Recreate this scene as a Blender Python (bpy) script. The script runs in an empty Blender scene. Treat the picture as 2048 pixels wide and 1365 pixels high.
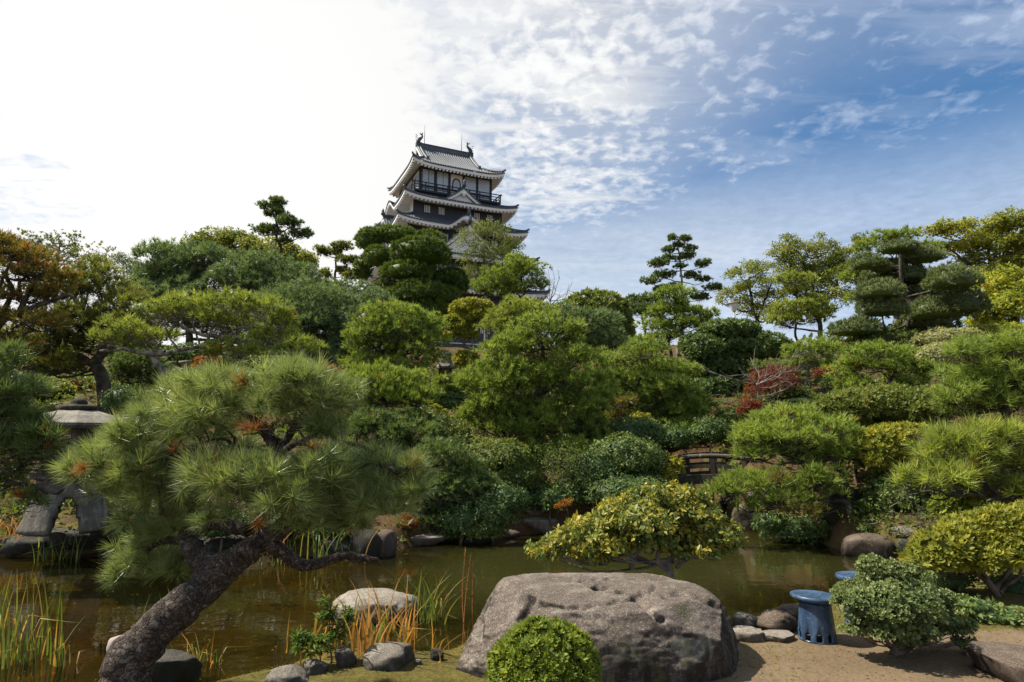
import bpy, bmesh, math, random
import numpy as np
from mathutils import Vector, Matrix

# ------------------------------------------------------------------ camera, sky, sun, exposure
scene = bpy.context.scene
CAM = np.array([0.0, 0.0, 1.7]); PITCH = math.radians(8.5); LENS = 22.0
F = 2048 * LENS / 36.0
cam_data = bpy.data.cameras.new('camera'); cam = bpy.data.objects.new('camera', cam_data)
scene.collection.objects.link(cam); scene.camera = cam
cam.location = CAM; cam.rotation_euler = (math.pi/2 + PITCH, 0, 0)
cam_data.lens = LENS; cam_data.sensor_width = 36; cam_data.clip_start = .05; cam_data.clip_end = 3000

SUN_AZ = math.radians(-84)      # left of straight ahead
SUN_EL = math.radians(54)
SUN_DIR = Vector((math.sin(SUN_AZ)*math.cos(SUN_EL), math.cos(SUN_AZ)*math.cos(SUN_EL), math.sin(SUN_EL)))
world = bpy.data.worlds.new('World'); scene.world = world; world.use_nodes = True
SKY_STRENGTH = 0.10

def build_world():
    nt = world.node_tree; nt.nodes.clear()
    N = nt.nodes.new; L = nt.links.new
    def math_(op, a, b=None, c=None, clamp=False):
        n = N('ShaderNodeMath'); n.operation = op; n.use_clamp = clamp
        for i, v in enumerate((a, b, c)):
            if v is None: continue
            if isinstance(v, (int, float)): n.inputs[i].default_value = v
            else: L(v, n.inputs[i])
        return n.outputs[0]
    def vdot(vec, d):
        n = N('ShaderNodeVectorMath'); n.operation = 'DOT_PRODUCT'
        L(vec, n.inputs[0]); n.inputs[1].default_value = d
        return n.outputs['Value']
    def maprange(v, a, b, c=0., d=1., smooth=True):
        n = N('ShaderNodeMapRange'); n.interpolation_type = 'SMOOTHSTEP' if smooth else 'LINEAR'
        L(v, n.inputs[0])
        for i, q in enumerate((a, b, c, d)): n.inputs[i+1].default_value = q
        return n.outputs[0]
    tc = N('ShaderNodeTexCoord')
    nrm = N('ShaderNodeVectorMath'); nrm.operation = 'NORMALIZE'; L(tc.outputs['Generated'], nrm.inputs[0])
    D = nrm.outputs[0]
    sep = N('ShaderNodeSeparateXYZ'); L(D, sep.inputs[0])
    z = math_('MAXIMUM', sep.outputs[2], 0.0)
    inv = math_('DIVIDE', 1.0, math_('ADD', z, 0.10))
    px = math_('MULTIPLY', sep.outputs[0], inv); py = math_('MULTIPLY', sep.outputs[1], inv)
    comb = N('ShaderNodeCombineXYZ'); L(px, comb.inputs[0]); L(py, comb.inputs[1])
    P2 = comb.outputs[0]
    def noise(vec, scale, detail, rough, dist=0., off=(0, 0, 0), scl=(1, 1, 1), rot=0.):
        m = N('ShaderNodeMapping'); L(vec, m.inputs[0])
        m.inputs['Location'].default_value = off; m.inputs['Scale'].default_value = scl; m.inputs['Rotation'].default_value = (0, 0, rot)
        n = N('ShaderNodeTexNoise'); L(m.outputs[0], n.inputs['Vector'])
        n.inputs['Scale'].default_value = scale; n.inputs['Detail'].default_value = detail
        n.inputs['Roughness'].default_value = rough; n.inputs['Distortion'].default_value = dist
        return n.outputs['Fac']
    sky = N('ShaderNodeTexSky'); sky.sky_type = 'NISHITA'; sky.sun_disc = False
    sky.sun_elevation = SUN_EL; sky.sun_rotation = SUN_AZ
    sky.air_density = 1.0; sky.dust_density = 0.6; sky.ozone_density = 2.2
    skyc = N('ShaderNodeVectorMath'); skyc.operation = 'MULTIPLY'
    L(sky.outputs[0], skyc.inputs[0]); skyc.inputs[1].default_value = SKYTINT
    # --- clouds: mackerel puffs, streaks drawn out sideways, haze low down, and a bright cloud veil ahead on the left
    sun = vdot(D, tuple(Vector((-.491, .786, .375)).normalized())); el = sep.outputs[2]  # nearness to the bright cloud veil, which stands apart from the sun
    puff = math_('ADD', math_('MULTIPLY', noise(P2, 21, 4, .55, .3), .55), math_('MULTIPLY', noise(P2, 5.5, 4, .55, .2, (1, 2, 0)), .45))
    puff = math_('ADD', math_('MULTIPLY', math_('SUBTRACT', puff, .5), 2.4), .5)
    big = noise(P2, 1.1, 3, .5, .0, (3.1, 1.7, 0))
    streak = noise(P2, 2.4, 7, .62, .5, (0, 0, 0), (.5, 2.4, 1), math.radians(14))
    veil = maprange(sun, .55, .86)
    up = maprange(el, .36, .60)
    blue = maprange(vdot(D, tuple(Vector((.44, .81, .36)).normalized())), .935, .995)
    cov = math_('ADD', math_('ADD', .30, math_('MULTIPLY', veil, .26)), math_('MULTIPLY', up, .20))
    cov = math_('SUBTRACT', cov, math_('MULTIPLY', blue, .10))
    cov = math_('ADD', cov, math_('MULTIPLY', math_('SUBTRACT', big, .5), .35))
    cov = math_('ADD', cov, math_('MULTIPLY', math_('SUBTRACT', streak, .5), .55))
    m1 = math_('MULTIPLY', maprange(math_('ADD', puff, cov), .48, 1.48), .92)
    m1 = math_('MULTIPLY', m1, math_('SUBTRACT', 1., math_('MULTIPLY', blue, .35)))
    m1 = math_('MULTIPLY', m1, maprange(el, .20, .42, .25, 1.))
    m1 = math_('MAXIMUM', m1, math_('MULTIPLY', math_('ADD', veil, math_('MULTIPLY', up, .8)), .36))
    thin = math_('MULTIPLY', maprange(math_('ADD', streak, math_('MULTIPLY', up, .16)), .40, .72), math_('SUBTRACT', .85, math_('MULTIPLY', blue, .58)))
    lown = noise(P2, .5, 6, .6, .5, (5, 2, 0), (.5, 1.7, 1))
    lowm = math_('MULTIPLY', maprange(el, .19, .45, 1., 0.), maprange(lown, .25, .62, .50, .95))
    mask = math_('MAXIMUM', math_('MAXIMUM', m1, thin), lowm, clamp=True)
    white = math_('ADD', sun, math_('MULTIPLY', math_('SUBTRACT', puff, .5), .06))
    gap = math_('MULTIPLY', maprange(vdot(D, tuple(Vector((-.60, .74, .307)).normalized())), .985, .999), maprange(streak, .38, .60, 1., 0.))
    white = math_('SUBTRACT', white, math_('MULTIPLY', gap, .075))
    mask = math_('MAXIMUM', mask, maprange(white, .83, .935, 0., .985), clamp=True)
    bright = math_('ADD', maprange(sun, .35, .84, CLOUD_LO, CLOUD_HI), maprange(sun, .92, 1., 0., .03))
    bright = math_('ADD', bright, math_('MULTIPLY', math_('MULTIPLY', math_('SUBTRACT', puff, .5), .16), maprange(sun, .84, .93, 1., 0.)))
    cc = N('ShaderNodeMix'); cc.data_type = 'RGBA'
    L(maprange(sun, .45, .82), cc.inputs['Factor'])
    cc.inputs['A'].default_value = (.78, .88, 1.06, 1); cc.inputs['B'].default_value = (1.0, .995, .975, 1)
    cb = N('ShaderNodeVectorMath'); cb.operation = 'SCALE'; L(cc.outputs['Result'], cb.inputs[0]); L(bright, cb.inputs['Scale'])
    # the Background strength multiplies everything, so clouds are given in units of 1/strength
    cs = N('ShaderNodeVectorMath'); cs.operation = 'SCALE'; L(cb.outputs[0], cs.inputs[0]); cs.inputs['Scale'].default_value = 1.0/SKY_STRENGTH
    mx = N('ShaderNodeMix'); mx.data_type = 'RGBA'; L(mask, mx.inputs['Factor'])
    L(skyc.outputs[0], mx.inputs['A']); L(cs.outputs[0], mx.inputs['B'])
    bg = N('ShaderNodeBackground'); L(mx.outputs['Result'], bg.inputs['Color']); bg.inputs['Strength'].default_value = SKY_STRENGTH
    out = N('ShaderNodeOutputWorld'); L(bg.outputs[0], out.inputs[0])
SKYTINT = (.34, .61, .76); CLOUD_LO, CLOUD_HI = .45, .56
build_world()

sl = bpy.data.lights.new('sun', 'SUN'); sl.energy = 5.0; sl.angle = math.radians(.9); sl.color = (1.0, .93, .80)
so = bpy.data.objects.new('sun', sl); scene.collection.objects.link(so)
so.rotation_euler = SUN_DIR.to_track_quat('Z', 'Y').to_euler()
scene.view_settings.view_transform = 'Standard'; scene.view_settings.look = 'None'
scene.view_settings.exposure = 0.82; scene.view_settings.gamma = 1.0; scene.view_settings.use_curve_mapping = False
scene.cycles.max_bounces = 8; scene.cycles.transparent_max_bounces = 16
scene.cycles.diffuse_bounces = 3; scene.cycles.glossy_bounces = 3

# ------------------------------------------------------------------ helpers: survey of the place
def P(px, py, d):
    u = (px-1024)/F; v = (682.5-py)/F
    D = np.array([u, math.cos(PITCH)-v*math.sin(PITCH), math.sin(PITCH)+v*math.cos(PITCH)])
    return CAM + D*d/D[1]
def Q(p):
    q = (np.asarray(p, float)-CAM).T
    zz = q[1]*math.cos(PITCH)+q[2]*math.sin(PITCH); y = -q[1]*math.sin(PITCH)+q[2]*math.cos(PITCH)
    return 1024+F*q[0]/zz, 682.5-F*y/zz
def M(px, d): return px*d/F                       # length of px pixels at distance d
def ramp1(v, a, b): 
    t = np.clip((v-a)/(b-a), 0, 1); return t*t*(3-2*t)

def _hash(ix, iy, iz, seed):
    h = (ix*374761393 + iy*668265263 + iz*1442695041 + seed*974634541) & 0xFFFFFFFF
    h = ((h ^ (h >> 13))*1274126177) & 0xFFFFFFFF
    h = ((h ^ (h >> 16))*2246822519) & 0xFFFFFFFF
    return ((h ^ (h >> 15)) & 0xFFFFFF)/float(0xFFFFFF)
def vnoise(p, seed=0):
    p = np.asarray(p, float); f = np.floor(p); i = f.astype(np.int64); t = p-f; t = t*t*(3-2*t)
    r = 0
    for dx in (0, 1):
        for dy in (0, 1):
            for dz in (0, 1):
                w = (t[:, 0] if dx else 1-t[:, 0])*(t[:, 1] if dy else 1-t[:, 1])*(t[:, 2] if dz else 1-t[:, 2])
                r = r + w*_hash(i[:, 0]+dx, i[:, 1]+dy, i[:, 2]+dz, seed)
    return r*2-1
def fbm(p, seed=0, o=4, gain=.5):
    a = 1.; r = 0; p = np.asarray(p, float)
    for k in range(o):
        r = r + a*vnoise(p, seed+k*7); p = p*2.03+11.3; a *= gain
    return r

# pond outline (x, y); water level
WATER = -0.20
POND = np.array([(-9.0, 3.2), (-3.2, 3.9), (-2.35, 5.05), (-1.98, 5.37), (-1.7, 5.61), (-1.27, 5.83), (-0.7, 5.66), (-0.29, 6.07), (0.1, 5.9), (0.9, 6.3), (1.5, 6.35), (2.21, 6.54), (2.68, 6.99), (3.14, 7.18), (3.78, 7.57), (4.39, 7.82), (5.08, 8.17), (5.66, 8.65), (5.91, 9.34), (5.91, 9.91), (5.75, 10.31), (5.55, 10.83), (5.52, 11.62), (5.3, 12.79), (4.7, 13.32), (5.04, 15.44), (5.6, 17.5), (5.4, 20.0), (4.0, 20.0), (3.9, 17.5), (3.45, 14.55), (1.76, 12.92), (0.84, 12.66), (0.25, 12.53), (-0.58, 11.84), (-1.44, 11.41), (-1.87, 10.39), (-2.48, 9.95), (-3.74, 10.48), (-5.29, 11.02), (-6.48, 10.48), (-7.32, 10.31), (-8.01, 10.19), (-12.0, 9.2)], float)
def pond_dist(x, y):
    """signed distance to the shore: positive on land"""
    x = np.asarray(x, float); y = np.asarray(y, float)
    best = np.full(x.shape, 1e9); inside = np.zeros(x.shape, bool)
    n = len(POND)
    for i in range(n):
        a = POND[i]; b = POND[(i+1) % n]; e = b-a
        t = np.clip(((x-a[0])*e[0]+(y-a[1])*e[1])/(e @ e), 0, 1)
        best = np.minimum(best, np.hypot(x-a[0]-t*e[0], y-a[1]-t*e[1]))
        c = (a[1] > y) != (b[1] > y)
        xi = a[0]+(y-a[1])*e[0]/(e[1] if abs(e[1]) > 1e-9 else 1e-9)
        inside ^= c & (x < xi)
    return np.where(inside, -best, best)
HY = [-2000, 9.6, 11, 12.5, 14, 16, 18, 22, 26, 32, 45, 70, 85, 110, 140, 220, 2000]
HZ = [0, 0, .12, .5, 1.1, 1.7, 2.3, 3.2, 3.8, 4.2, 4.4, 7.0, 13.5, 15, 12, 5, 5]
def land(x, y):
    x = np.asarray(x, float); y = np.asarray(y, float)
    ye = y + .45*np.clip(x-3.5, 0, 6)*ramp1(y, 7.2, 10) + .35*np.clip(-x-5, 0, 5)*ramp1(y, 9.5, 12)
    z = np.interp(ye, HY, HZ)
    z = z + 1.9*np.exp(-((x-16.5)**2+(y-28)**2)/45.)
    s = ramp1(y, 9, 16)
    p = np.stack([x*.35, y*.35, 0*x], -1).reshape(-1, 3)
    z = z + (.22*s*vnoise(p, 3)+.10*s*vnoise(p*2.7, 5)).reshape(x.shape)
    q = np.stack([x*1.3, y*1.3, 0*x], -1).reshape(-1, 3)
    return z + (.018*vnoise(q, 9)+.008*vnoise(q*3.1, 10)).reshape(x.shape)
def terrain(x, y):
    x = np.asarray(x, float); y = np.asarray(y, float)
    q = np.stack([x*1.1, y*1.1, 0*x], -1).reshape(-1, 3)
    d = pond_dist(x, y) + (.16*vnoise(q, 21)+.08*vnoise(q*2.7, 22)).reshape(x.shape)
    z = land(x, y)
    z = -.20 + (z+.20)*ramp1(d, -.05, .42)
    deep = -.24-.36*ramp1(-d, 0, 1.3)-.25*ramp1(-d, 1.2, 3.5)
    z = np.where(d < 0, deep + (.20+.24-.20)*0, z)
    z = np.where((d >= 0) & (d < .12), -.24+(z+.24)*(d/.12), z)
    return z
def tz(x, y): return float(terrain(np.array([x]), np.array([y]))[0])
def ground_at(px, d):
    py = 900.
    for _ in range(5):
        p = P(px, py, d); p[2] = tz(p[0], p[1]); py = Q(p)[1]
    return p

def hit(px, py):
    """where the sight line through (px, py) meets the ground or the water"""
    d0 = P(px, py, 1.)-CAM; t = np.linspace(2.5, 40, 1500); q = CAM+d0*t[:, None]
    k = np.nonzero(q[:, 2] <= np.maximum(terrain(q[:, 0], q[:, 1]), WATER))[0]
    return q[k[0]] if len(k) else None
def MP_(px, p): return px*((np.asarray(p)-CAM) @ np.array([0, math.cos(PITCH), math.sin(PITCH)]))/F

# ------------------------------------------------------------------ helpers: objects
RNG = np.random.default_rng(7)
TRI = [0]
def mesh_np(name, v, t, attrs=None, smooth=False):
    """triangle mesh from numpy arrays; attrs: {name: per-vertex float}"""
    v = np.ascontiguousarray(v, np.float32); t = np.ascontiguousarray(t, np.int32)
    me = bpy.data.meshes.new(name)
    me.vertices.add(len(v)); me.vertices.foreach_set('co', v.ravel())
    me.loops.add(t.size); me.loops.foreach_set('vertex_index', t.ravel())
    me.polygons.add(len(t)); me.polygons.foreach_set('loop_start', np.arange(0, t.size, 3, dtype=np.int32))
    if smooth: me.polygons.foreach_set('use_smooth', np.ones(len(t), bool))
    me.update(calc_edges=True)
    for k, a in (attrs or {}).items():
        at = me.attributes.new(k, 'FLOAT', 'POINT'); at.data.foreach_set('value', np.ascontiguousarray(a, np.float32))
    TRI[0] += len(t)
    return me
def link(name, me, mat=None, parent=None, loc=(0, 0, 0), kind=None):
    o = bpy.data.objects.new(name, me); scene.collection.objects.link(o); o.location = loc
    if mat is not None:
        for m in (mat if isinstance(mat, (list, tuple)) else [mat]): me.materials.append(m)
    if parent is not None: o.parent = parent
    if kind: o['kind'] = kind
    return o
def tag(o, label, cat, group=None):
    o['label'] = label; o['category'] = cat
    if group: o['group'] = group
    return o
def thing(name, label, cat, loc=(0, 0, 0), rz=0, group=None):
    o = bpy.data.objects.new(name, None); scene.collection.objects.link(o)
    o.empty_display_size = .1; o.location = tuple(float(c) for c in loc); o.rotation_euler = (0, 0, rz)
    return tag(o, label, cat, group)

class MB:
    """collects polygons for one mesh"""
    def __init__(s): s.v = []; s.f = []; s.sm = []
    def add(s, vs, fs, smooth=False):
        b = len(s.v); s.v += [tuple(map(float, q)) for q in vs]; s.f += [tuple(i+b for i in f) for f in fs]; s.sm += [smooth]*len(fs); return s
    def box(s, c, h, rz=0., taper=1.):
        cx, cy, cz = c; hx, hy, hz = h; ca, sa = math.cos(rz), math.sin(rz); vs = []
        for k in (-1, 1):
            q = taper if k > 0 else 1.
            for x, y in ((-1, -1), (1, -1), (1, 1), (-1, 1)):
                X, Y = x*hx*q, y*hy*q
                vs.append((cx+X*ca-Y*sa, cy+X*sa+Y*ca, cz+k*hz))
        return s.add(vs, [(3, 2, 1, 0), (4, 5, 6, 7), (0, 1, 5, 4), (1, 2, 6, 5), (2, 3, 7, 6), (3, 0, 4, 7)])
    def bar(s, a, b, w, h=None):
        a = np.array(a, float); b = np.array(b, float); d = b-a; L = np.linalg.norm(d); d = d/L
        up = np.array([0, 0, 1.]) if abs(d[2]) < .95 else np.array([1., 0, 0])
        e1 = np.cross(d, up); e1 /= np.linalg.norm(e1); e2 = np.cross(e1, d); h = h or w
        vs = [p+e1*x*w/2+e2*y*h/2 for p in (a, b) for x, y in ((-1, -1), (1, -1), (1, 1), (-1, 1))]
        return s.add(vs, [(0, 1, 2, 3), (7, 6, 5, 4), (0, 4, 5, 1), (1, 5, 6, 2), (2, 6, 7, 3), (3, 7, 4, 0)])
    def lathe(s, prof, n=24, c=(0, 0, 0), ang0=0., smooth=True, caps=True):
        vs = []
        for r, z in prof:
            for k in range(n):
                a = ang0+2*math.pi*k/n; vs.append((c[0]+r*math.cos(a), c[1]+r*math.sin(a), c[2]+z))
        fs = [(i*n+k, i*n+(k+1) % n, (i+1)*n+(k+1) % n, (i+1)*n+k) for i in range(len(prof)-1) for k in range(n)]
        s.add(vs, fs, smooth)
        if caps:
            m = len(prof)-1; b = len(s.v)-len(vs)
            s.f += [tuple(b+k for k in range(n-1, -1, -1)), tuple(b+m*n+k for k in range(n))]; s.sm += [False, False]
        return s
    def grid(s, fn, nu, nv, smooth=True, flip=False):
        vs = [fn(i/nu, j/nv) for j in range(nv+1) for i in range(nu+1)]
        fs = []
        for j in range(nv):
            for i in range(nu):
                a = j*(nu+1)+i; q = (a, a+1, a+nu+2, a+nu+1); fs.append(q[::-1] if flip else q)
        return s.add(vs, fs, smooth)
    def tube(s, pts, rad, n=8, smooth=True):
        v, f = tube_quads(pts, rad, n); return s.add(v, f, smooth)
    def mesh(s, name):
        me = bpy.data.meshes.new(name); me.from_pydata(s.v, [], s.f)
        me.polygons.foreach_set('use_smooth', s.sm); me.update(); TRI[0] += sum(len(f)-2 for f in s.f)
        return me
    def build(s, name, mat, parent=None, loc=(0, 0, 0), kind=None): return link(name, s.mesh(name), mat, parent, loc, kind)

def smooth_path(pts, rad, step=None, sub=6):
    pts = np.array(pts, float); rad = np.array(rad, float)
    if len(pts) < 3: 
        t = np.linspace(0, 1, sub+1)[:, None]; return pts[0]*(1-t)+pts[1]*t, rad[0]*(1-t[:, 0])+rad[1]*t[:, 0]
    e = np.vstack([2*pts[0]-pts[1], pts, 2*pts[-1]-pts[-2]]); o = []; r = []
    for i in range(len(pts)-1):
        p0, p1, p2, p3 = e[i:i+4]
        for k in range(sub):
            t = k/sub
            o.append(.5*((2*p1)+(-p0+p2)*t+(2*p0-5*p1+4*p2-p3)*t*t+(-p0+3*p1-3*p2+p3)*t**3)); r.append(rad[i]*(1-t)+rad[i+1]*t)
    return np.array(o+[pts[-1]]), np.array(r+[rad[-1]])
def tube_quads(pts, rad, n=8):
    pts = np.array(pts, float); m = len(pts); d = np.gradient(pts, axis=0); d /= np.linalg.norm(d, axis=1)[:, None]+1e-12
    up = np.array([0, 0, 1.]) if abs(d[0][2]) < .9 else np.array([0, 1., 0])
    e1 = np.cross(d[0], up); e1 /= np.linalg.norm(e1); vs = []
    for i in range(m):
        e1 = e1-d[i]*(e1 @ d[i]); e1 /= np.linalg.norm(e1)+1e-12; e2 = np.cross(d[i], e1)
        for k in range(n):
            a = 2*math.pi*k/n; vs.append(pts[i]+(e1*math.cos(a)+e2*math.sin(a))*rad[i])
    fs = [(i*n+k, i*n+(k+1) % n, (i+1)*n+(k+1) % n, (i+1)*n+k) for i in range(m-1) for k in range(n)]
    fs += [tuple(range(n-1, -1, -1)), tuple((m-1)*n+k for k in range(n))]
    return vs, fs

class Wood:
    """trunk, limbs and twigs of one plant in one mesh (numpy triangles)"""
    def __init__(s, rng): s.V = []; s.T = []; s.n = 0; s.rng = rng
    def limb(s, pts, rad, n=6, sub=5, rough=.12, wob=0.):
        p, r = smooth_path(pts, rad, sub=sub)
        if wob:
            k = np.sin(np.linspace(0, math.pi, len(p)))[:, None]
            p = p+k*wob*np.stack([vnoise(p*2.1/max(wob, .02)*.12, 1), vnoise(p*2.1/max(wob, .02)*.12, 2), vnoise(p*2.1/max(wob, .02)*.12, 3)], 1)
        vs, fs = tube_quads(p, r, n); v = np.array(vs)
        if rough:
            c = np.repeat(p, n, 0); rr = np.repeat(r, n)[:, None]
            v = c+(v-c)*(1+rough*1.6*fbm(v/np.maximum(rr, 1e-4)*.7, 4, 2)[:, None])
        t = np.array([q for f in fs[:-2] for q in ((f[0], f[1], f[2]), (f[0], f[2], f[3]))])
        m = len(p); cap = [((m-1)*n, (m-1)*n+k, (m-1)*n+k+1) for k in range(1, n-1)]
        t = np.vstack([t, np.array(cap)]) if cap else t
        s.V.append(v); s.T.append(t+s.n); s.n += len(v); return p
    def build(s, name, mat, parent, base):
        if not s.V: return None
        return link(name, mesh_np(name, np.vstack(s.V)-base, np.vstack(s.T), smooth=True), mat, parent)

# ------------------------------------------------------------------ helpers: foliage
def unit(v): return v/(np.linalg.norm(v, axis=-1, keepdims=True)+1e-9)
def needle_tuft(n, lo, hi, w, rng, stem=.3, fold=.0):
    V = []; T = []; tip = []
    for k in range(n):
        s = rng.random(); th = math.radians(lo+(hi-lo)*(1-s*.75)*rng.uniform(.55, 1.1)); ph = rng.uniform(0, 2*math.pi)
        d = np.array([math.sin(th)*math.cos(ph), math.sin(th)*math.sin(ph), math.cos(th)])
        sd = unit(np.cross(d, rng.normal(size=3))); b = np.array([0, 0, (s-.6)*stem]); L = rng.uniform(.75, 1.05)
        i = len(V); V += [b-sd*w/2, b+sd*w/2, b+d*L+np.array([0, 0, -fold*rng.random()])]; T.append((i, i+1, i+2)); tip += [0, 0, 1]
    return np.array(V), np.array(T), np.array(tip, float)
def leaf_tuft(n, L, W, rng, spread=.55, droop=.2, flat=.0):
    V = []; T = []; tip = []
    for k in range(n):
        ph = rng.uniform(0, 2*math.pi); th = math.acos(rng.uniform(-.1, 1)); 
        d = np.array([math.sin(th)*math.cos(ph), math.sin(th)*math.sin(ph), math.cos(th)])
        b = d*spread*rng.uniform(.1, 1)
        dd = unit(d+rng.normal(size=3)*.45-np.array([0, 0, droop])); up = unit(np.array([0, 0, 1.])+rng.normal(size=3)*.45)
        sd = unit(np.cross(dd, up)); l = L*rng.uniform(.7, 1.15); nn = np.cross(sd, dd); i = len(V)
        V += [b, b+dd*l*.45-sd*W*l/2+nn*l*.1, b+dd*l-nn*l*.08, b+dd*l*.45+sd*W*l/2+nn*l*.1]; T += [(i, i+1, i+2), (i, i+2, i+3)]; tip += [0, .5, 1, .5]
    return np.array(V), np.array(T), np.array(tip, float)
def rosette(n, L, W, rng, tilt=(25, 70)):
    """little whorl of leaves opening round a shoot tip"""
    V = []; T = []; tip = []
    for k in range(n):
        ph = 2*math.pi*(k*.382+rng.uniform(-.05, .05)); th = math.radians(rng.uniform(*tilt))
        d = np.array([math.sin(th)*math.cos(ph), math.sin(th)*math.sin(ph), math.cos(th)]); sd = np.array([-math.sin(ph), math.cos(ph), 0])
        l = L*rng.uniform(.75, 1.15); nn = np.cross(sd, d); i = len(V)
        V += [np.zeros(3), d*l*.5-sd*W*l/2+nn*l*.07, d*l, d*l*.5+sd*W*l/2+nn*l*.07]; T += [(i, i+1, i+2), (i, i+2, i+3)]; tip += [0, .5, 1, .5]
    return np.array(V), np.array(T), np.array(tip, float)
def twig_tuft(n, rng):
    V = []; T = []
    for k in range(n):
        a = rng.normal(size=3)*.45; d = unit(rng.normal(size=3)*[1, 1, .5]); sd = unit(np.cross(d, rng.normal(size=3)))*.028; L = rng.uniform(.5, 1.); m = a+d*L*.5+rng.normal(size=3)*.08
        i = len(V); V += [a-sd, a+sd, m-sd*.7, m+sd*.7, a+d*L]; T += [(i, i+1, i+3), (i, i+3, i+2), (i+2, i+3, i+4)]
    return np.array(V), np.array(T), np.zeros(len(V))
_TC = {}
def templates(kind, px):
    key = (kind, round(px))
    if key in _TC: return _TC[key]
    r = np.random.default_rng(abs(hash(kind)) % 1000 if False else sum(map(ord, kind))+int(px))
    w = lambda a, b: max(a, b/px)
    if kind == 'needle': R = [needle_tuft(int(np.clip(8+px*.42, 11, 28)), 6, 78, w(.052, 1.8), r) for _ in range(5)]
    elif kind == 'needle_long': R = [needle_tuft(54, 4, 84, .030, r, .35) for _ in range(6)]
    elif kind == 'needle_candle': R = [needle_tuft(int(np.clip(10+px*.5, 13, 24)), 3, 48, w(.055, 1.6), r, .5) for _ in range(5)]
    elif kind == 'needle_soft': R = [needle_tuft(int(np.clip(8+px*.55, 13, 30)), 5, 95, w(.045, 1.6), r, .4) for _ in range(5)]
    elif kind == 'pad': R = [needle_tuft(9, 5, 62, w(.14, 1.8), r, .4) for _ in range(4)]
    elif kind == 'leaf': R = [leaf_tuft(7, .7, .55, r) for _ in range(6)]
    elif kind == 'leaf_sparse': R = [leaf_tuft(5, .6, .5, r, .9) for _ in range(6)]
    elif kind == 'leaf_long': R = [leaf_tuft(6, .95, .3, r, .5, .35) for _ in range(6)]
    elif kind == 'camellia': R = [leaf_tuft(6, .85, .52, r, .35, .35) for _ in range(6)]
    elif kind == 'rosette': R = [rosette(8, 1., .42, r) for _ in range(5)]
    elif kind == 'rosette_small': R = [rosette(7, 1., .62, r, (15, 75)) for _ in range(5)]
    _TC[key] = R; return R
def scatter(tmpl, pos, axis, size, tint, rng):
    """one triangle soup of tufts: returns V, T, {'tint', 'tip'}"""
    pos = np.asarray(pos); n = len(pos); which = rng.integers(0, len(tmpl), n)
    Vs = []; Ts = []; a1 = []; a2 = []; off = 0
    axis = unit(axis); e1 = unit(np.cross(axis, rng.normal(size=(n, 3)))); e2 = np.cross(axis, e1)
    for k, (tv, tt, tip) in enumerate(tmpl):
        ix = np.nonzero(which == k)[0]
        if not len(ix): continue
        s = size[ix][:, None, None]
        v = pos[ix][:, None, :]+s*(tv[None, :, 0:1]*e1[ix][:, None, :]+tv[None, :, 1:2]*e2[ix][:, None, :]+tv[None, :, 2:3]*axis[ix][:, None, :])
        m = len(tv); t = tt[None]+(np.arange(len(ix))*m)[:, None, None]+off
        Vs.append(v.reshape(-1, 3)); Ts.append(t.reshape(-1, 3)); off += m*len(ix)
        a1.append(np.repeat(tint[ix], m)); a2.append(np.tile(tip, len(ix)))
    return np.vstack(Vs), np.vstack(Ts), {'tint': np.concatenate(a1), 'tip': np.concatenate(a2)}
def rand_dirs(n, rng, low=-1.):
    z = rng.uniform(low, 1, n); a = rng.uniform(0, 2*math.pi, n); r = np.sqrt(1-z*z)
    return np.stack([r*np.cos(a), r*np.sin(a), z], 1)
_ICO = []
def pad_core(c, r, dome, rng, k=1.):
    """lumpy solid added under the leaves of a sheared pad to block light"""
    if not _ICO:
        bm = bmesh.new(); bmesh.ops.create_icosphere(bm, subdivisions=2, radius=1)
        _ICO.append((np.array([q.co for q in bm.verts]), np.array([[l.index for l in f.verts] for f in bm.faces]))); bm.free()
    v, t = _ICO[0]; v = v*(k*(.86+(.10 if k == 1 else .25)*fbm(v*2.3+np.asarray(c)*1.7, 31, 2)))[:, None]
    if dome: v = np.stack([v[:, 0], v[:, 1], np.where(v[:, 2] < 0, v[:, 2]*.10, v[:, 2])*1.75], 1); return c+v*np.array(r)-np.array([0, 0, r[2]*.70]), t
    return c+v*np.array(r), t
def pad_clumpy(c, r, n, rng, low=-.1, upb=.55, cl=.36, fill=.16):
    """points, axes and clump tint of an uneven pad: tufted clumps riding on a dome with an open underside, some tufts inside"""
    r = np.array(r); K = int(np.clip(7*(r[0]/r[2])**1.2, 6, 30))
    cd = rand_dirs(K, rng, low); cc = c+cd*r*rng.uniform(.60, .90, (K, 1)); cr = min(r.min()*1.4, r.mean())*cl*rng.uniform(.75, 1.4, K)
    w = cr**2; w = w/w.sum(); k = rng.choice(K, n, p=w)
    d = rand_dirs(n, rng, -.35); p = cc[k]+d*cr[k][:, None]*np.array([1.2, 1.2, .85])*rng.uniform(.75, 1.05, (n, 1))
    m = rng.random(n) < fill
    p[m] = c+rand_dirs(m.sum(), rng, -.5)*r*rng.uniform(.25, .8, (m.sum(), 1))
    ax = .55*unit((p-c)/r)+.55*d+np.array([0, 0, upb])+rng.normal(size=(n, 3))*.18
    return p, ax, (rng.normal(size=K)*.14)[k]
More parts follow.
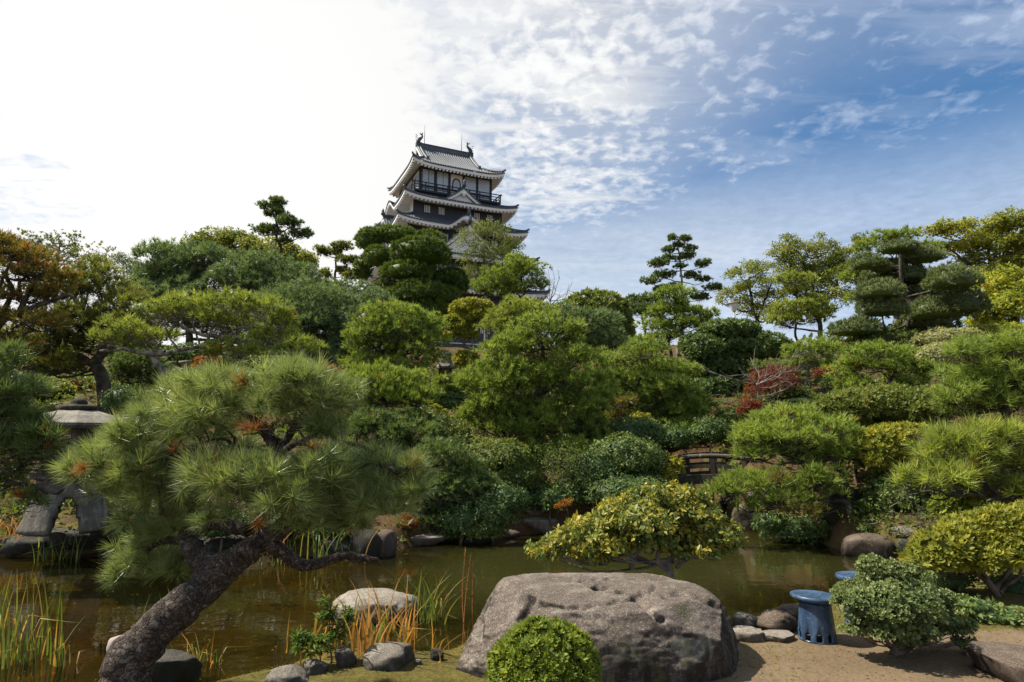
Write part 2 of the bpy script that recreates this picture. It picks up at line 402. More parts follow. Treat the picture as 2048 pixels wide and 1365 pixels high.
def pad_dome(c, r, n, rng, rough=.10):
    """sheared cloud pad: full domed top, flat thin underside"""
    r = np.array(r); d = rand_dirs(n, rng, 0.); bump = 1+rough*fbm(d*2.6+np.asarray(c)*1.7, 37, 3); k = rng.uniform(.92, 1.03, n)
    under = rng.random(n) < .06
    d[under, 2] *= -.12; k[under] *= np.sqrt(rng.random(under.sum()))
    p = c+d*r*(bump*k)[:, None]*[1, 1, 1.75]-np.array([0, 0, r[2]*.75])
    ax = unit(d/r*[1, 1, .6])+rng.normal(size=(n, 3))*.28+np.array([0, 0, .5]); ax[under, 2] -= .8
    return p, ax, .12*vnoise(p/np.mean(r)*2.5, 61)
def pad_clipped(c, r, n, rng, low=-.45, rough=.07, seed=0):
    d = rand_dirs(n, rng, low); bump = 1+rough*fbm(d*2.3+np.asarray(c)*1.7, 31+seed, 3)
    p = c+d*np.array(r)*(bump*rng.uniform(.90, 1.03, n))[:, None]
    return p, unit(d/np.array(r))+rng.normal(size=(n, 3))*.28+np.array([0, 0, .25]), .12*vnoise(p/np.mean(r)*2.5, 61)

# ------------------------------------------------------------------ materials
class NT:
    def __init__(s, name):
        s.m = bpy.data.materials.new(name); s.m.use_nodes = True; s.nt = s.m.node_tree; s.nt.nodes.clear()
        s.out = s.n('ShaderNodeOutputMaterial')
    def n(s, t, **kw):
        o = s.nt.nodes.new(t)
        for k, v in kw.items(): setattr(o, k, v)
        return o
    def l(s, a, b): s.nt.links.new(a, b)
    def val(s, sock, v):
        if hasattr(v, 'is_linked') or hasattr(v, 'links'): s.l(v, sock)
        else: sock.default_value = v
    def pos(s, obj=True):
        return s.n('ShaderNodeTexCoord').outputs['Object'] if obj else s.n('ShaderNodeNewGeometry').outputs['Position']
    def noise(s, vec, scale, detail=4, rough=.55, dist=0., scl=None):
        if scl:
            mp = s.n('ShaderNodeMapping'); mp.inputs['Scale'].default_value = scl; s.l(vec, mp.inputs[0]); vec = mp.outputs[0]
        o = s.n('ShaderNodeTexNoise'); s.l(vec, o.inputs['Vector']); o.inputs['Scale'].default_value = scale
        o.inputs['Detail'].default_value = detail; o.inputs['Roughness'].default_value = rough; o.inputs['Distortion'].default_value = dist
        return o.outputs['Fac']
    def voro(s, vec, scale, feat='F1', scl=None):
        if scl:
            mp = s.n('ShaderNodeMapping'); mp.inputs['Scale'].default_value = scl; s.l(vec, mp.inputs[0]); vec = mp.outputs[0]
        o = s.n('ShaderNodeTexVoronoi'); o.feature = feat; s.l(vec, o.inputs['Vector']); o.inputs['Scale'].default_value = scale
        return o.outputs['Distance']
    def ramp(s, fac, stops):
        o = s.n('ShaderNodeValToRGB'); s.l(fac, o.inputs[0]); e = o.color_ramp.elements
        while len(e) < len(stops): e.new(.5)
        for el, (p, c) in zip(e, stops): el.position = p; el.color = (*c, 1) if len(c) == 3 else c
        return o.outputs[0]
    def mix(s, f, a, b, mode='MIX'):
        o = s.n('ShaderNodeMix'); o.data_type = 'RGBA'; o.blend_type = mode; s.val(o.inputs['Factor'], f)
        for k, v in (('A', a), ('B', b)):
            if isinstance(v, tuple): o.inputs[k].default_value = (*v, 1) if len(v) == 3 else v
            else: s.l(v, o.inputs[k])
        return o.outputs['Result']
    def math(s, op, a, b=0.):
        o = s.n('ShaderNodeMath', operation=op); s.val(o.inputs[0], a); s.val(o.inputs[1], b); return o.outputs[0]
    def mr(s, v, a, b, c=0., d=1.):
        o = s.n('ShaderNodeMapRange', interpolation_type='SMOOTHSTEP'); s.l(v, o.inputs[0])
        for i, q in enumerate((a, b, c, d)): o.inputs[i+1].default_value = q
        return o.outputs[0]
    def bump(s, h, strength=.5, dist=.02):
        o = s.n('ShaderNodeBump'); s.l(h, o.inputs['Height']); o.inputs['Strength'].default_value = strength; o.inputs['Distance'].default_value = dist
        return o.outputs[0]
    def bsdf(s, col, rough=.8, spec=.3, normal=None, **kw):
        b = s.n('ShaderNodeBsdfPrincipled')
        s.val(b.inputs['Base Color'], (*col, 1) if isinstance(col, tuple) else col)
        s.val(b.inputs['Roughness'], rough); b.inputs['Specular IOR Level'].default_value = spec
        if normal is not None: s.l(normal, b.inputs['Normal'])
        for k, v in kw.items(): b.inputs[k.replace('_', ' ')].default_value = v
        return b.outputs[0]
    def done(s, sh): s.l(sh, s.out.inputs[0]); return s.m

def mat_foliage(name, stops, tipcol=None, trans=.42, rough=.5, spec=.25, tipf=.5):
    k = NT(name); a = k.n('ShaderNodeAttribute', attribute_name='tint'); t = k.n('ShaderNodeAttribute', attribute_name='tip')
    nz = k.noise(k.pos(), 1.7, 3)
    f = k.math('ADD', a.outputs['Fac'], k.math('MULTIPLY', k.math('SUBTRACT', nz, .5), .22))
    # dead tufts carry tint above one and must not be pulled back into the green
    f = k.math('MULTIPLY', f, .5)
    col = k.ramp(f, [(p*.5, c) for p, c in stops])
    if tipcol: col = k.mix(k.math('MULTIPLY', t.outputs['Fac'], tipf), col, k.mix(.55, col, tipcol))
    d = k.bsdf(col, rough, spec)
    tr = k.n('ShaderNodeBsdfTranslucent'); k.l(k.mix(1., col, (1.12, 1.08, .55), 'MULTIPLY'), tr.inputs[0])
    m = k.n('ShaderNodeMixShader'); m.inputs[0].default_value = trans; k.l(d, m.inputs[1]); k.l(tr.outputs[0], m.inputs[2])
    return k.done(m.outputs[0])
DEAD = [(1.15, (.20, .075, .02)), (1.6, (.30, .085, .015))]
def greens(a, b, c): return [(0, a), (.5, b), (1., c)]
MF = {}
def fol(name, a, b, c, g=1.75, **kw): MF[name] = mat_foliage(name, greens(*[tuple(q*g for q in k) for k in (a, b, c)])+DEAD, **kw)
fol('needles_silvery', (.055, .085, .026), (.110, .150, .045), (.19, .23, .08), g=1.6, tipcol=(.40, .44, .20), rough=.32, spec=.6, trans=.4, tipf=.7)
fol('needles_dark', (.034, .058, .019), (.056, .088, .027), (.10, .135, .042), rough=.45, spec=.4, tipcol=(.20, .25, .08), tipf=.6)
fol('needles_blue', (.045, .075, .034), (.074, .112, .048), (.125, .165, .07), rough=.45, spec=.4, tipcol=(.24, .29, .13), tipf=.6)
fol('needles_bright', (.060, .096, .018), (.112, .165, .028), (.20, .245, .044), tipcol=(.40, .42, .10), tipf=.75)
fol('needles_yellow', (.078, .112, .020), (.142, .185, .03), (.235, .26, .045), tipcol=(.42, .42, .11), tipf=.75)
fol('needles_olive', (.06, .085, .02), (.11, .135, .028), (.19, .18, .036), tipcol=(.2, .15, .05))
fol('needles_rusty', (.065, .075, .018), (.115, .105, .024), (.20, .125, .025), tipcol=(.3, .15, .05))
fol('pad_grey_green', (.055, .075, .032), (.085, .11, .045), (.13, .15, .065), tipcol=(.2, .2, .1))
fol('cypress_green', (.04, .066, .014), (.082, .118, .02), (.145, .18, .03), g=1.35, trans=.35)
fol('leaf_camphor', (.06, .085, .018), (.125, .145, .026), (.23, .215, .032), trans=.5)
fol('leaf_yellow_green', (.10, .13, .02), (.19, .21, .03), (.30, .28, .04), trans=.5)
fol('leaf_dark', (.027, .047, .015), (.05, .08, .023), (.10, .13, .036), rough=.5, spec=.25, trans=.28)
fol('leaf_shrub', (.04, .06, .016), (.075, .10, .022), (.13, .14, .035))
fol('leaf_camellia', (.05, .078, .020), (.098, .122, .027), (.25, .215, .03), g=1.6, rough=.45, spec=.3, trans=.32)
fol('azalea_yellow', (.10, .115, .018), (.19, .19, .024), (.30, .26, .032), g=1.5)
fol('azalea_green', (.06, .085, .012), (.12, .15, .018), (.21, .22, .026))
fol('box_pale', (.075, .105, .036), (.13, .165, .058), (.23, .26, .11), g=1.3, trans=.35)
fol('leaf_pale', (.13, .14, .06), (.2, .2, .09), (.28, .26, .13))
fol('maple_red', (.075, .016, .014), (.13, .026, .02), (.22, .055, .03), trans=.5, g=1.2)
fol('maple_orange', (.17, .055, .014), (.27, .09, .018), (.36, .15, .025), trans=.5, g=1.1)
fol('iris_green', (.06, .11, .024), (.11, .155, .032), (.22, .20, .045), g=1.2, trans=.45)
fol('iris_orange', (.17, .11, .035), (.28, .15, .04), (.40, .19, .05), g=1.5, trans=.45)

def mat_plates(name):
    k = NT(name); p = k.pos(); n0 = k.noise(p, 7, 4, .6)
    w = k.n('ShaderNodeVectorMath', operation='MULTIPLY_ADD'); k.l(k.n('ShaderNodeTexNoise').outputs['Color'], w.inputs[0]); w.inputs[1].default_value = (.0, .0, .0); k.l(p, w.inputs[2])
    nz = k.n('ShaderNodeTexNoise'); nz.inputs['Scale'].default_value = 11; nz.inputs['Detail'].default_value = 4; k.l(p, nz.inputs['Vector'])
    k.l(nz.outputs['Color'], w.inputs[0]); w.inputs[1].default_value = (.22, .22, .22)
    q = w.outputs[0]; e = k.voro(q, 23, 'DISTANCE_TO_EDGE'); vc = k.n('ShaderNodeTexVoronoi'); vc.inputs['Scale'].default_value = 23; k.l(q, vc.inputs['Vector'])
    sep = k.n('ShaderNodeSeparateXYZ'); k.l(vc.outputs['Color'], sep.inputs[0])
    n = k.noise(p, 22, 8, .72, .8); n2 = k.noise(p, 3., 5, .6)
    f = k.math('ADD', k.math('MULTIPLY', sep.outputs[0], .22), k.math('MULTIPLY', n, .88))
    c = k.ramp(f, [(.25, (.022, .016, .013)), (.46, (.060, .045, .036)), (.60, (.092, .072, .058)), (.76, (.22, .19, .165))])
    c = k.mix(k.mr(e, .10, .0, 0., .3), c, (.016, .012, .010))
    c = k.mix(k.mr(n2, .58, .70, 0., .5), c, (.085, .095, .03))
    h = k.math('ADD', k.mr(e, 0., .16), k.math('MULTIPLY', n, .6))
    return k.done(k.bsdf(c, .92, .2, k.bump(h, 1., .02)))
def mat_bark(name, a, b, scale=9., moss=0.):
    k = NT(name); p = k.pos(); v = k.voro(p, scale, scl=(1, 1, .55)); n = k.noise(p, scale*2.2, 6, .65)
    n2 = k.noise(p, scale*.35, 3)
    col = k.ramp(k.math('ADD', k.math('MULTIPLY', v, .8), k.math('MULTIPLY', n, .5)), [(.25, tuple(c*.35 for c in a)), (.55, a), (.95, b)])
    if moss: col = k.mix(k.mr(n2, .52, .68, 0., moss), col, (.07, .085, .025))
    h = k.math('ADD', v, k.math('MULTIPLY', n, .5))
    return k.done(k.bsdf(col, .9, .15, k.bump(h, .9, .25/scale)))
MB_ = {'dark': mat_bark('bark_dark', (.040, .032, .026), (.095, .080, .066), 7., .3),
       'pine': mat_plates('bark_pine_plates'),
       'grey': mat_bark('bark_grey', (.14, .12, .10), (.30, .27, .23), 10.),
       'brown': mat_bark('bark_brown', (.10, .065, .045), (.22, .16, .12), 10.)}

def mat_rock(name, a, b, stain=(.035, .033, .03), lich=.3, moss=.25, scale=1.):
    k = NT(name); p = k.pos(); n1 = k.noise(p, 3.2*scale, 7, .62, .5); n2 = k.noise(p, 42*scale, 5, .7); n3 = k.noise(p, 1.6*scale, 5, .6, 1.)
    col = k.ramp(n1, [(.28, tuple(c*.62 for c in a)), (.5, a), (.74, b)])
    col = k.mix(k.mr(n2, .44, .58, 0., .6), col, tuple(c*.35 for c in a))                 # dark grains
    col = k.mix(k.mr(k.noise(p, 55*scale, 4, .7), .56, .66, 0., .7), col, tuple(min(1, c*1.7) for c in b))        # pale grains
    g = k.n('ShaderNodeNewGeometry'); sp = k.n('ShaderNodeSeparateXYZ'); k.l(g.outputs['Normal'], sp.inputs[0])
    side = k.mr(sp.outputs[2], .80, .35)
    streak = k.noise(p, 5*scale, 6, .65, .3, scl=(1, 1, .28))
    col = k.mix(k.math('MULTIPLY', side, k.mr(streak, .34, .58, .38, .94)), col, stain)     # run-off algae on steep faces
    col = k.mix(k.mr(n3, .6, .68, 0., lich), col, (.34, .35, .29))                          # lichen
    if moss: col = k.mix(k.math('MULTIPLY', k.mr(k.noise(p, 4*scale, 5, .7), .55, .68, 0., moss), 1.), col, (.07, .075, .02))
    h = k.math('ADD', k.math('MULTIPLY', n1, .6), k.math('MULTIPLY', n2, .22))
    return k.done(k.bsdf(col, .92, .2, k.bump(h, .75, .03/scale)))
MR = {'granite': mat_rock('boulder_granite', (.122, .098, .080), (.25, .212, .176), (.019, .0155, .0125), .2, .45, 1.5),
      'pale': mat_rock('rock_pale', (.22, .19, .155), (.36, .32, .265), (.09, .075, .058), .1, .15, 2.),
      'grey': mat_rock('rock_grey', (.15, .132, .108), (.29, .262, .22), (.05, .044, .036), .3, .3, 2.5),
      'brown': mat_rock('rock_brown', (.105, .078, .058), (.19, .15, .12), (.04, .03, .024), .2, .25, 2.),
      'dark': mat_rock('rock_mossy_dark', (.05, .045, .037), (.105, .096, .08), (.02, .02, .015), .15, .6, 1.6),
      'lantern': mat_rock('lantern_granite', (.20, .18, .148), (.34, .31, .26), (.07, .062, .05), .3, .25, 2.)}

def mat_plain(name, col, rough=.7, spec=.3, var=.15, scale=3., bump=0., metal=0.):
    k = NT(name); p = k.pos(); n = k.noise(p, scale, 6, .6); n2 = k.noise(p, scale*9, 4, .6)
    lo = tuple(c*(1-var) for c in col); hi = tuple(min(1, c*(1+var)) for c in col)
    c = k.ramp(k.math('ADD', k.math('MULTIPLY', n, .7), k.math('MULTIPLY', n2, .3)), [(.3, lo), (.7, hi)])
    nm = k.bump(n2, bump, .01) if bump else None
    return k.done(k.bsdf(c, rough, spec, nm, Metallic=metal))
MP = {'plaster': mat_plain('white_plaster', (.74, .73, .70), .85, .2, .05, .35),
      'tile': mat_plain('grey_roof_tile', (.070, .080, .094), .5, .4, .28, .6),
      'iron': mat_plain('dark_iron_cladding', (.030, .032, .038), .55, .4, .15, .5),
      'timber': mat_plain('dark_stained_timber', (.022, .024, .028), .6, .3, .2, 1.),
      'bronze': mat_plain('dark_bronze', (.05, .055, .06), .5, .4, .3, 3.),
      'slot': mat_plain('painted_opening_shade', (.012, .013, .016), .4, .4, .1, 2.),  # near-black paints the shade inside the window openings
      'rod': mat_plain('lightning_rod_steel', (.10, .10, .11), .5, .4, .1, 2.),
      'bridge': mat_rock('weathered_bridge_stone', (.10, .085, .066), (.22, .195, .155), (.035, .03, .023), .4, .5, 3.),
      'lamp_white': mat_plain('lamp_glass_white', (.72, .70, .66), .35, .4, .05, 3.),
      'lamp_brown': mat_plain('lamp_cap_brown', (.20, .15, .11), .5, .3, .1, 3.),
      'lamp_pole': mat_plain('lamp_pole_grey', (.30, .29, .27), .5, .4, .1, 3.),
      'cut': mat_plain('cut_wood_pale', (.34, .30, .26), .85, .2, .2, 14., .3),
      'wood': mat_plain('weathered_wood', (.20, .15, .11), .85, .2, .25, 8., .3),
      'redwood': mat_plain('red_brown_board', (.22, .07, .03), .8, .2, .2, 6.),
      'house_wall': mat_plain('far_house_wall', (.62, .56, .48), .85, .2, .06, 1.),
      'stem_red': mat_plain('reed_red_brown', (.26, .10, .035), .8, .2, .3, 12.),
      'stem_dark': mat_plain('dried_stalk', (.06, .035, .022), .85, .2, .25, 12.),
      'leaf_fallen': None}

def mat_glass_pane():
    k = NT('castle_window_pane'); n = k.noise(k.pos(), .4, 3)
    c = k.ramp(n, [(.3, (.30, .34, .38)), (.7, (.46, .50, .52))])  # pale blue-grey paints in the sky reflected by the glass
    return k.done(k.bsdf(c, .12, .6))
MP['pane'] = mat_glass_pane()
def mat_glaze():
    k = NT('blue_ceramic_glaze'); p = k.pos(); n = k.noise(p, 9, 6, .65, .6, scl=(1, 1, .3)); n2 = k.noise(p, 30, 4, .6)
    c = k.ramp(n, [(.25, (.010, .018, .038)), (.5, (.030, .062, .120)), (.78, (.085, .14, .21))])
    c = k.mix(k.mr(n2, .60, .72, 0., .5), c, (.20, .24, .27))
    return k.done(k.bsdf(c, k.mr(n2, .3, .7, .22, .5), .5, k.bump(n2, .12, .01)))
MP['glaze'] = mat_glaze()

def mat_ground():
    k = NT('garden_ground'); p = k.pos(False); sp = k.n('ShaderNodeSeparateXYZ'); k.l(p, sp.inputs[0])
    a = k.n('ShaderNodeAttribute', attribute_name='shore').outputs['Fac']; sandf = k.n('ShaderNodeAttribute', attribute_name='sand').outputs['Fac']
    n1 = k.noise(p, 1.3, 6, .6, .4); n2 = k.noise(p, 26, 6, .7); n3 = k.noise(p, 110, 3, .6); n4 = k.noise(p, 5.5, 6, .66, .5)
    sand = k.ramp(k.math('ADD', k.math('MULTIPLY', n1, .5), k.math('MULTIPLY', n2, .5)), [(.33, (.105, .072, .042)), (.5, (.16, .115, .068)), (.68, (.215, .16, .10))])
    sand = k.mix(k.mr(n3, .58, .72, 0., .5), sand, (.17, .13, .085))
    moss = k.ramp(k.math('ADD', k.math('MULTIPLY', n2, .6), k.math('MULTIPLY', n4, .4)), [(.32, (.045, .038, .014)), (.5, (.095, .08, .02)), (.68, (.165, .13, .036))])
    soil = k.ramp(k.math('ADD', k.math('MULTIPLY', n2, .5), k.math('MULTIPLY', n4, .5)), [(.3, (.030, .020, .012)), (.5, (.075, .042, .021)), (.7, (.12, .08, .03))])
    c = k.mix(k.mr(k.math('ADD', sandf, k.math('MULTIPLY', k.math('SUBTRACT', n4, .5), .9)), .38, .62), moss, sand)
    c = k.mix(k.mr(sp.outputs[1], 8.5, 10.5), c, k.mix(k.mr(n1, .45, .62), soil, moss))
    mud = k.ramp(k.math('ADD', k.math('MULTIPLY', n1, .6), k.math('MULTIPLY', n2, .4)), [(.3, (.045, .03, .012)), (.5, (.14, .092, .034)), (.7, (.24, .16, .064))])
    mud = k.mix(k.mr(k.noise(p, 2.6, 7, .7, 1.6), .52, .66, 0., .85), mud, (.022, .017, .008))
    c = k.mix(k.mr(a, -.04, .05), mud, c)
    return k.done(k.bsdf(c, .95, .15, k.bump(k.math('ADD', n2, k.math('MULTIPLY', n3, .5)), .8, .02)))
def mat_water():
    k = NT('pond_water'); p = k.pos(False)
    n = k.noise(p, 2.2, 3, .5, .2, scl=(1, 1.6, 1)); n2 = k.noise(p, 11, 3, .5)
    nm = k.bump(k.math('ADD', n, k.math('MULTIPLY', n2, .22)), .10, .045)
    fr = k.n('ShaderNodeFresnel'); fr.inputs['IOR'].default_value = 1.30; k.l(nm, fr.inputs['Normal'])
    gl = k.n('ShaderNodeBsdfGlossy'); gl.inputs['Roughness'].default_value = .015; k.l(nm, gl.inputs['Normal']); gl.inputs['Color'].default_value = (1, 1, 1, 1)
    tr = k.n('ShaderNodeBsdfTransparent')
    sp = k.n('ShaderNodeSeparateXYZ'); k.l(p, sp.inputs[0])
    murk = k.mr(k.noise(p, .5, 3), .35, .65)
    k.l(k.mix(murk, (.47, .41, .225), (.33, .31, .155)), tr.inputs['Color'])
    df = k.n('ShaderNodeBsdfDiffuse'); df.inputs['Color'].default_value = (.029, .029, .008, 1)    # suspended algae
    body = k.n('ShaderNodeMixShader'); k.l(k.mr(k.n('ShaderNodeAttribute', attribute_name='depth').outputs['Fac'], .05, 1., .10, .78), body.inputs[0]); k.l(tr.outputs[0], body.inputs[1]); k.l(df.outputs[0], body.inputs[2])
    m = k.n('ShaderNodeMixShader'); k.l(fr.outputs[0], m.inputs[0]); k.l(body.outputs[0], m.inputs[1]); k.l(gl.outputs[0], m.inputs[2])
    return k.done(m.outputs[0])

# ------------------------------------------------------------------ setting: ground, pond
def axis_steps(segs):
    o = []
    for a, b, n in segs: o += list(np.linspace(a, b, n, endpoint=False))
    return np.array(o+[segs[-1][1]])
def build_ground():
    xs = axis_steps([(-1500, -200, 6), (-200, -60, 10), (-60, -14, 30), (-14, 12, 190), (12, 60, 30), (60, 200, 10), (200, 1500, 6)])
    ys = axis_steps([(-600, -20, 6), (-20, 2, 16), (2, 7.5, 80), (7.5, 16, 90), (16, 50, 60), (50, 160, 50), (160, 1500, 14)])
    X, Y = np.meshgrid(xs, ys); Z = terrain(X.ravel(), Y.ravel()).reshape(X.shape)
    nx, ny = len(xs), len(ys); i = np.arange(nx*ny).reshape(ny, nx)
    a = i[:-1, :-1].ravel(); b = i[:-1, 1:].ravel(); c = i[1:, 1:].ravel(); d = i[1:, :-1].ravel()
    T = np.vstack([np.stack([a, b, c], 1), np.stack([a, c, d], 1)])
    q = np.stack([X*1.1, Y*1.1, 0*X], -1).reshape(-1, 3)
    sh = pond_dist(X.ravel(), Y.ravel())+.16*vnoise(q, 21)+.08*vnoise(q*2.7, 22)
    x, y = X.ravel(), Y.ravel()
    # the sandy walk passes in front of and to the right of the boulder
    sand = ramp1(x-1.0-.55*(y-4.4), -.2, .5)*ramp1(5.75-y+.05*x, -.2, .5)+ramp1(3.85-y, -.1, .3)
    me = mesh_np('ground', np.stack([x, y, Z.ravel()], 1), T, {'shore': sh, 'sand': np.clip(sand, 0, 1)}, smooth=True)
    link('ground', me, mat_ground(), kind='structure')
    # water: one level sheet over the basin, its edge tucked under the banks
    xs = np.linspace(-13, 8, 90); ys = np.linspace(2.6, 20.5, 90); X, Y = np.meshgrid(xs, ys); n = 90
    i = np.arange(n*n).reshape(n, n); a = i[:-1, :-1].ravel(); b = i[:-1, 1:].ravel(); c = i[1:, 1:].ravel(); d = i[1:, :-1].ravel()
    T = np.vstack([np.stack([a, b, c], 1), np.stack([a, c, d], 1)])
    dist = pond_dist(X.ravel(), Y.ravel()); keep = (dist[T].min(1) < .45)
    dep = np.clip(-dist, 0, 5)/2.0*ramp1(X.ravel()+.25*(Y.ravel()-6), -2.6, 1.2)+.25*ramp1(Y.ravel(), 7.5, 10)
    me = mesh_np('pond_water', np.stack([X.ravel(), Y.ravel(), np.full(n*n, WATER)], 1), T[keep], {'depth': np.clip(dep, 0, 1)}, smooth=True)
    link('pond_water', me, mat_water(), kind='structure')
build_ground()

# ------------------------------------------------------------------ the castle keep
PSI = math.radians(25)
EX = np.array([math.cos(PSI), math.sin(PSI), 0]); EY = np.array([-math.sin(PSI), math.cos(PSI), 0])
CC = P(840, 345, 93.)+EX*6.04+EY*6.0; CC[2] = 0
KEEP = thing('castle_keep', 'tall white and black castle keep with tiered grey tiled roofs on the hilltop', 'castle', (CC[0], CC[1], 12.0), PSI)
KZ = -12.0
HXK, HYK = 6.04, 6.0
def kb(mb, name, mat, parent=None, kind=None):
    return mb.build(name, mat, parent or KEEP, kind=kind) if False else _kb(mb, name, mat, parent, kind)
def _kb(mb, name, mat, parent, kind):
    mb.v = [(x, y, z+(KZ)) for x, y, z in mb.v]
    return mb.build(name, mat, parent or KEEP, kind=kind)
def side_xf(s):
    """maps (along, outwards, z) of side s to local x, y; side 0 is the front, 1 the right, 2 the rear, 3 the left"""
    return [lambda a, o: (a, -o), lambda a, o: (o, a), lambda a, o: (-a, o), lambda a, o: (-o, -a)][s]
def keep_wall(e, z0, z1):
    w = MB(); w.box((0, 0, (z0+z1)/2), (HXK+e, HYK+e, (z1-z0)/2)); o = kb(w, 'wall', MP['plaster'])
    return o
def keep_cladding(e, z0, z1, wall):
    m = MB(); m.box((0, -(HYK+e)-.03, (z0+z1)/2), (HXK+e, .03, (z1-z0)/2))
    z = z0+.45
    c = kb(m, 'iron_cladding', MP['iron'], wall)
    return c
def skirt(e_in, e_out, z_in, z_out, lift=.65, bumps={}, rib=True, dz=.0, name='roof'):
    NU, NV = 40, 7
    surf = MB(); ribs = MB(); white = MB(); raft = MB(); edge = MB()
    for s in range(4):
        xf = side_xf(s); hl = HXK if s in (0, 2) else HYK; hd = HYK if s in (0, 2) else HXK
        def f(a, v, hl=hl, hd=hd, s=s):
            """a: distance along the side; v: 0 at the wall, 1 at the eave"""
            L = hl+e_in+(e_out-e_in)*v; t = max(-1., min(1., a/L))
            z = z_out+(z_in-z_out)*(1-v)**1.35+lift*abs(t)**5*v**1.5
            if s in bumps:
                xc, w, h = bumps[s]; u = abs(a-xc)/w
                if u < 1: z += h*((.5+.5*math.cos(math.pi*u))**.85)*v**1.2
            return hd+e_in+(e_out-e_in)*v, z
        def pt(u, v, off=0.):
            L = hl+e_in+(e_out-e_in)*v; a = (2*u-1)*L; o, z = f(a, v); x, y = xf(a, o); return (x, y, z+off)
        surf.grid(lambda u, v: pt(u, v), NU, NV)
        surf.grid(lambda u, v: pt(u, 1., -.16*v), NU, 1)
        # plaster soffit and eave board
        def eb(u, v):
            L = hl+e_out-.10; a = (2*u-1)*L; o, z = f(a, 1.); x, y = xf(a, o-.10); return (x, y, z-.16-.42*v)
        white.grid(eb, NU, 1)
        def so_(u, v):
            L = (hl+e_out-.10)*(1-v)+(hl+e_in)*v; a = (2*u-1)*L; o, z = f(a*(hl+e_out)/max(L, .1), 1.); o2 = (hd+e_out-.10)*(1-v)+(hd+e_in-.05)*v
            x, y = xf(a, o2); return (x, y, (z-.58)*(1-v)+(z_out-.15)*v)
        white.grid(so_, NU, 2)
        L = hl+e_out-.35; n = int(2*L/.62)
        for i in range(n+1):
            a = -L+2*L*i/n; o, z = f(a, 1.); x, y = xf(a, o-.34)
            raft.box((x, y, z-.66), (.16, .16, .12))
        if rib:
            n = int(2*(hl+e_out)/.42)
            for i in range(n+1):
                a = -(hl+e_out-.1)+2*(hl+e_out-.1)*i/n
                v0 = 0. if abs(a) < hl+e_in else (abs(a)-hl-e_in)/(e_out-e_in)
                if v0 > .93: continue
                vs = []; K = 5
                for j in range(K+1):
                    v = v0+(1.01-v0)*j/K; o, z = f(a, min(v, 1.)); 
                    if v > 1: o += .03
                    for da, h in ((-.10, .0), (-.06, .09), (.06, .09), (.10, .0)):
                        x, y = xf(a+da, o); vs.append((x, y, z+h))
                fs = [(4*j+q, 4*j+q+1, 4*j+q+5, 4*j+q+4) for j in range(K) for q in range(3)]+[(4*K, 4*K+1, 4*K+2, 4*K+3)]
                ribs.add(vs, fs)
    r = kb(surf, name, MP['tile'])
    kb(white, 'eave', MP['plaster'], r)
    kb(raft, 'rafter_ends', MP['plaster'], r, kind='stuff')
    if rib: kb(ribs, 'roof_tiles', MP['tile'], r, kind='stuff')
    for sx in (-1, 1):
        for sy in (-1, 1):
            pts = []
            for j in range(9):
                v = j/8*1.03; o = e_in+(e_out-e_in)*v; z = z_out+(z_in-z_out)*max(0, 1-v)**1.35+lift*v**1.5+.12+(.22 if j == 8 else 0)
                pts.append((sx*(HXK+o), sy*(HYK+o), z))
            m = MB(); m.tube(pts, [.20]*8+[.13], 6); kb(m, 'corner_ridge', MP['tile'], r)
    return r
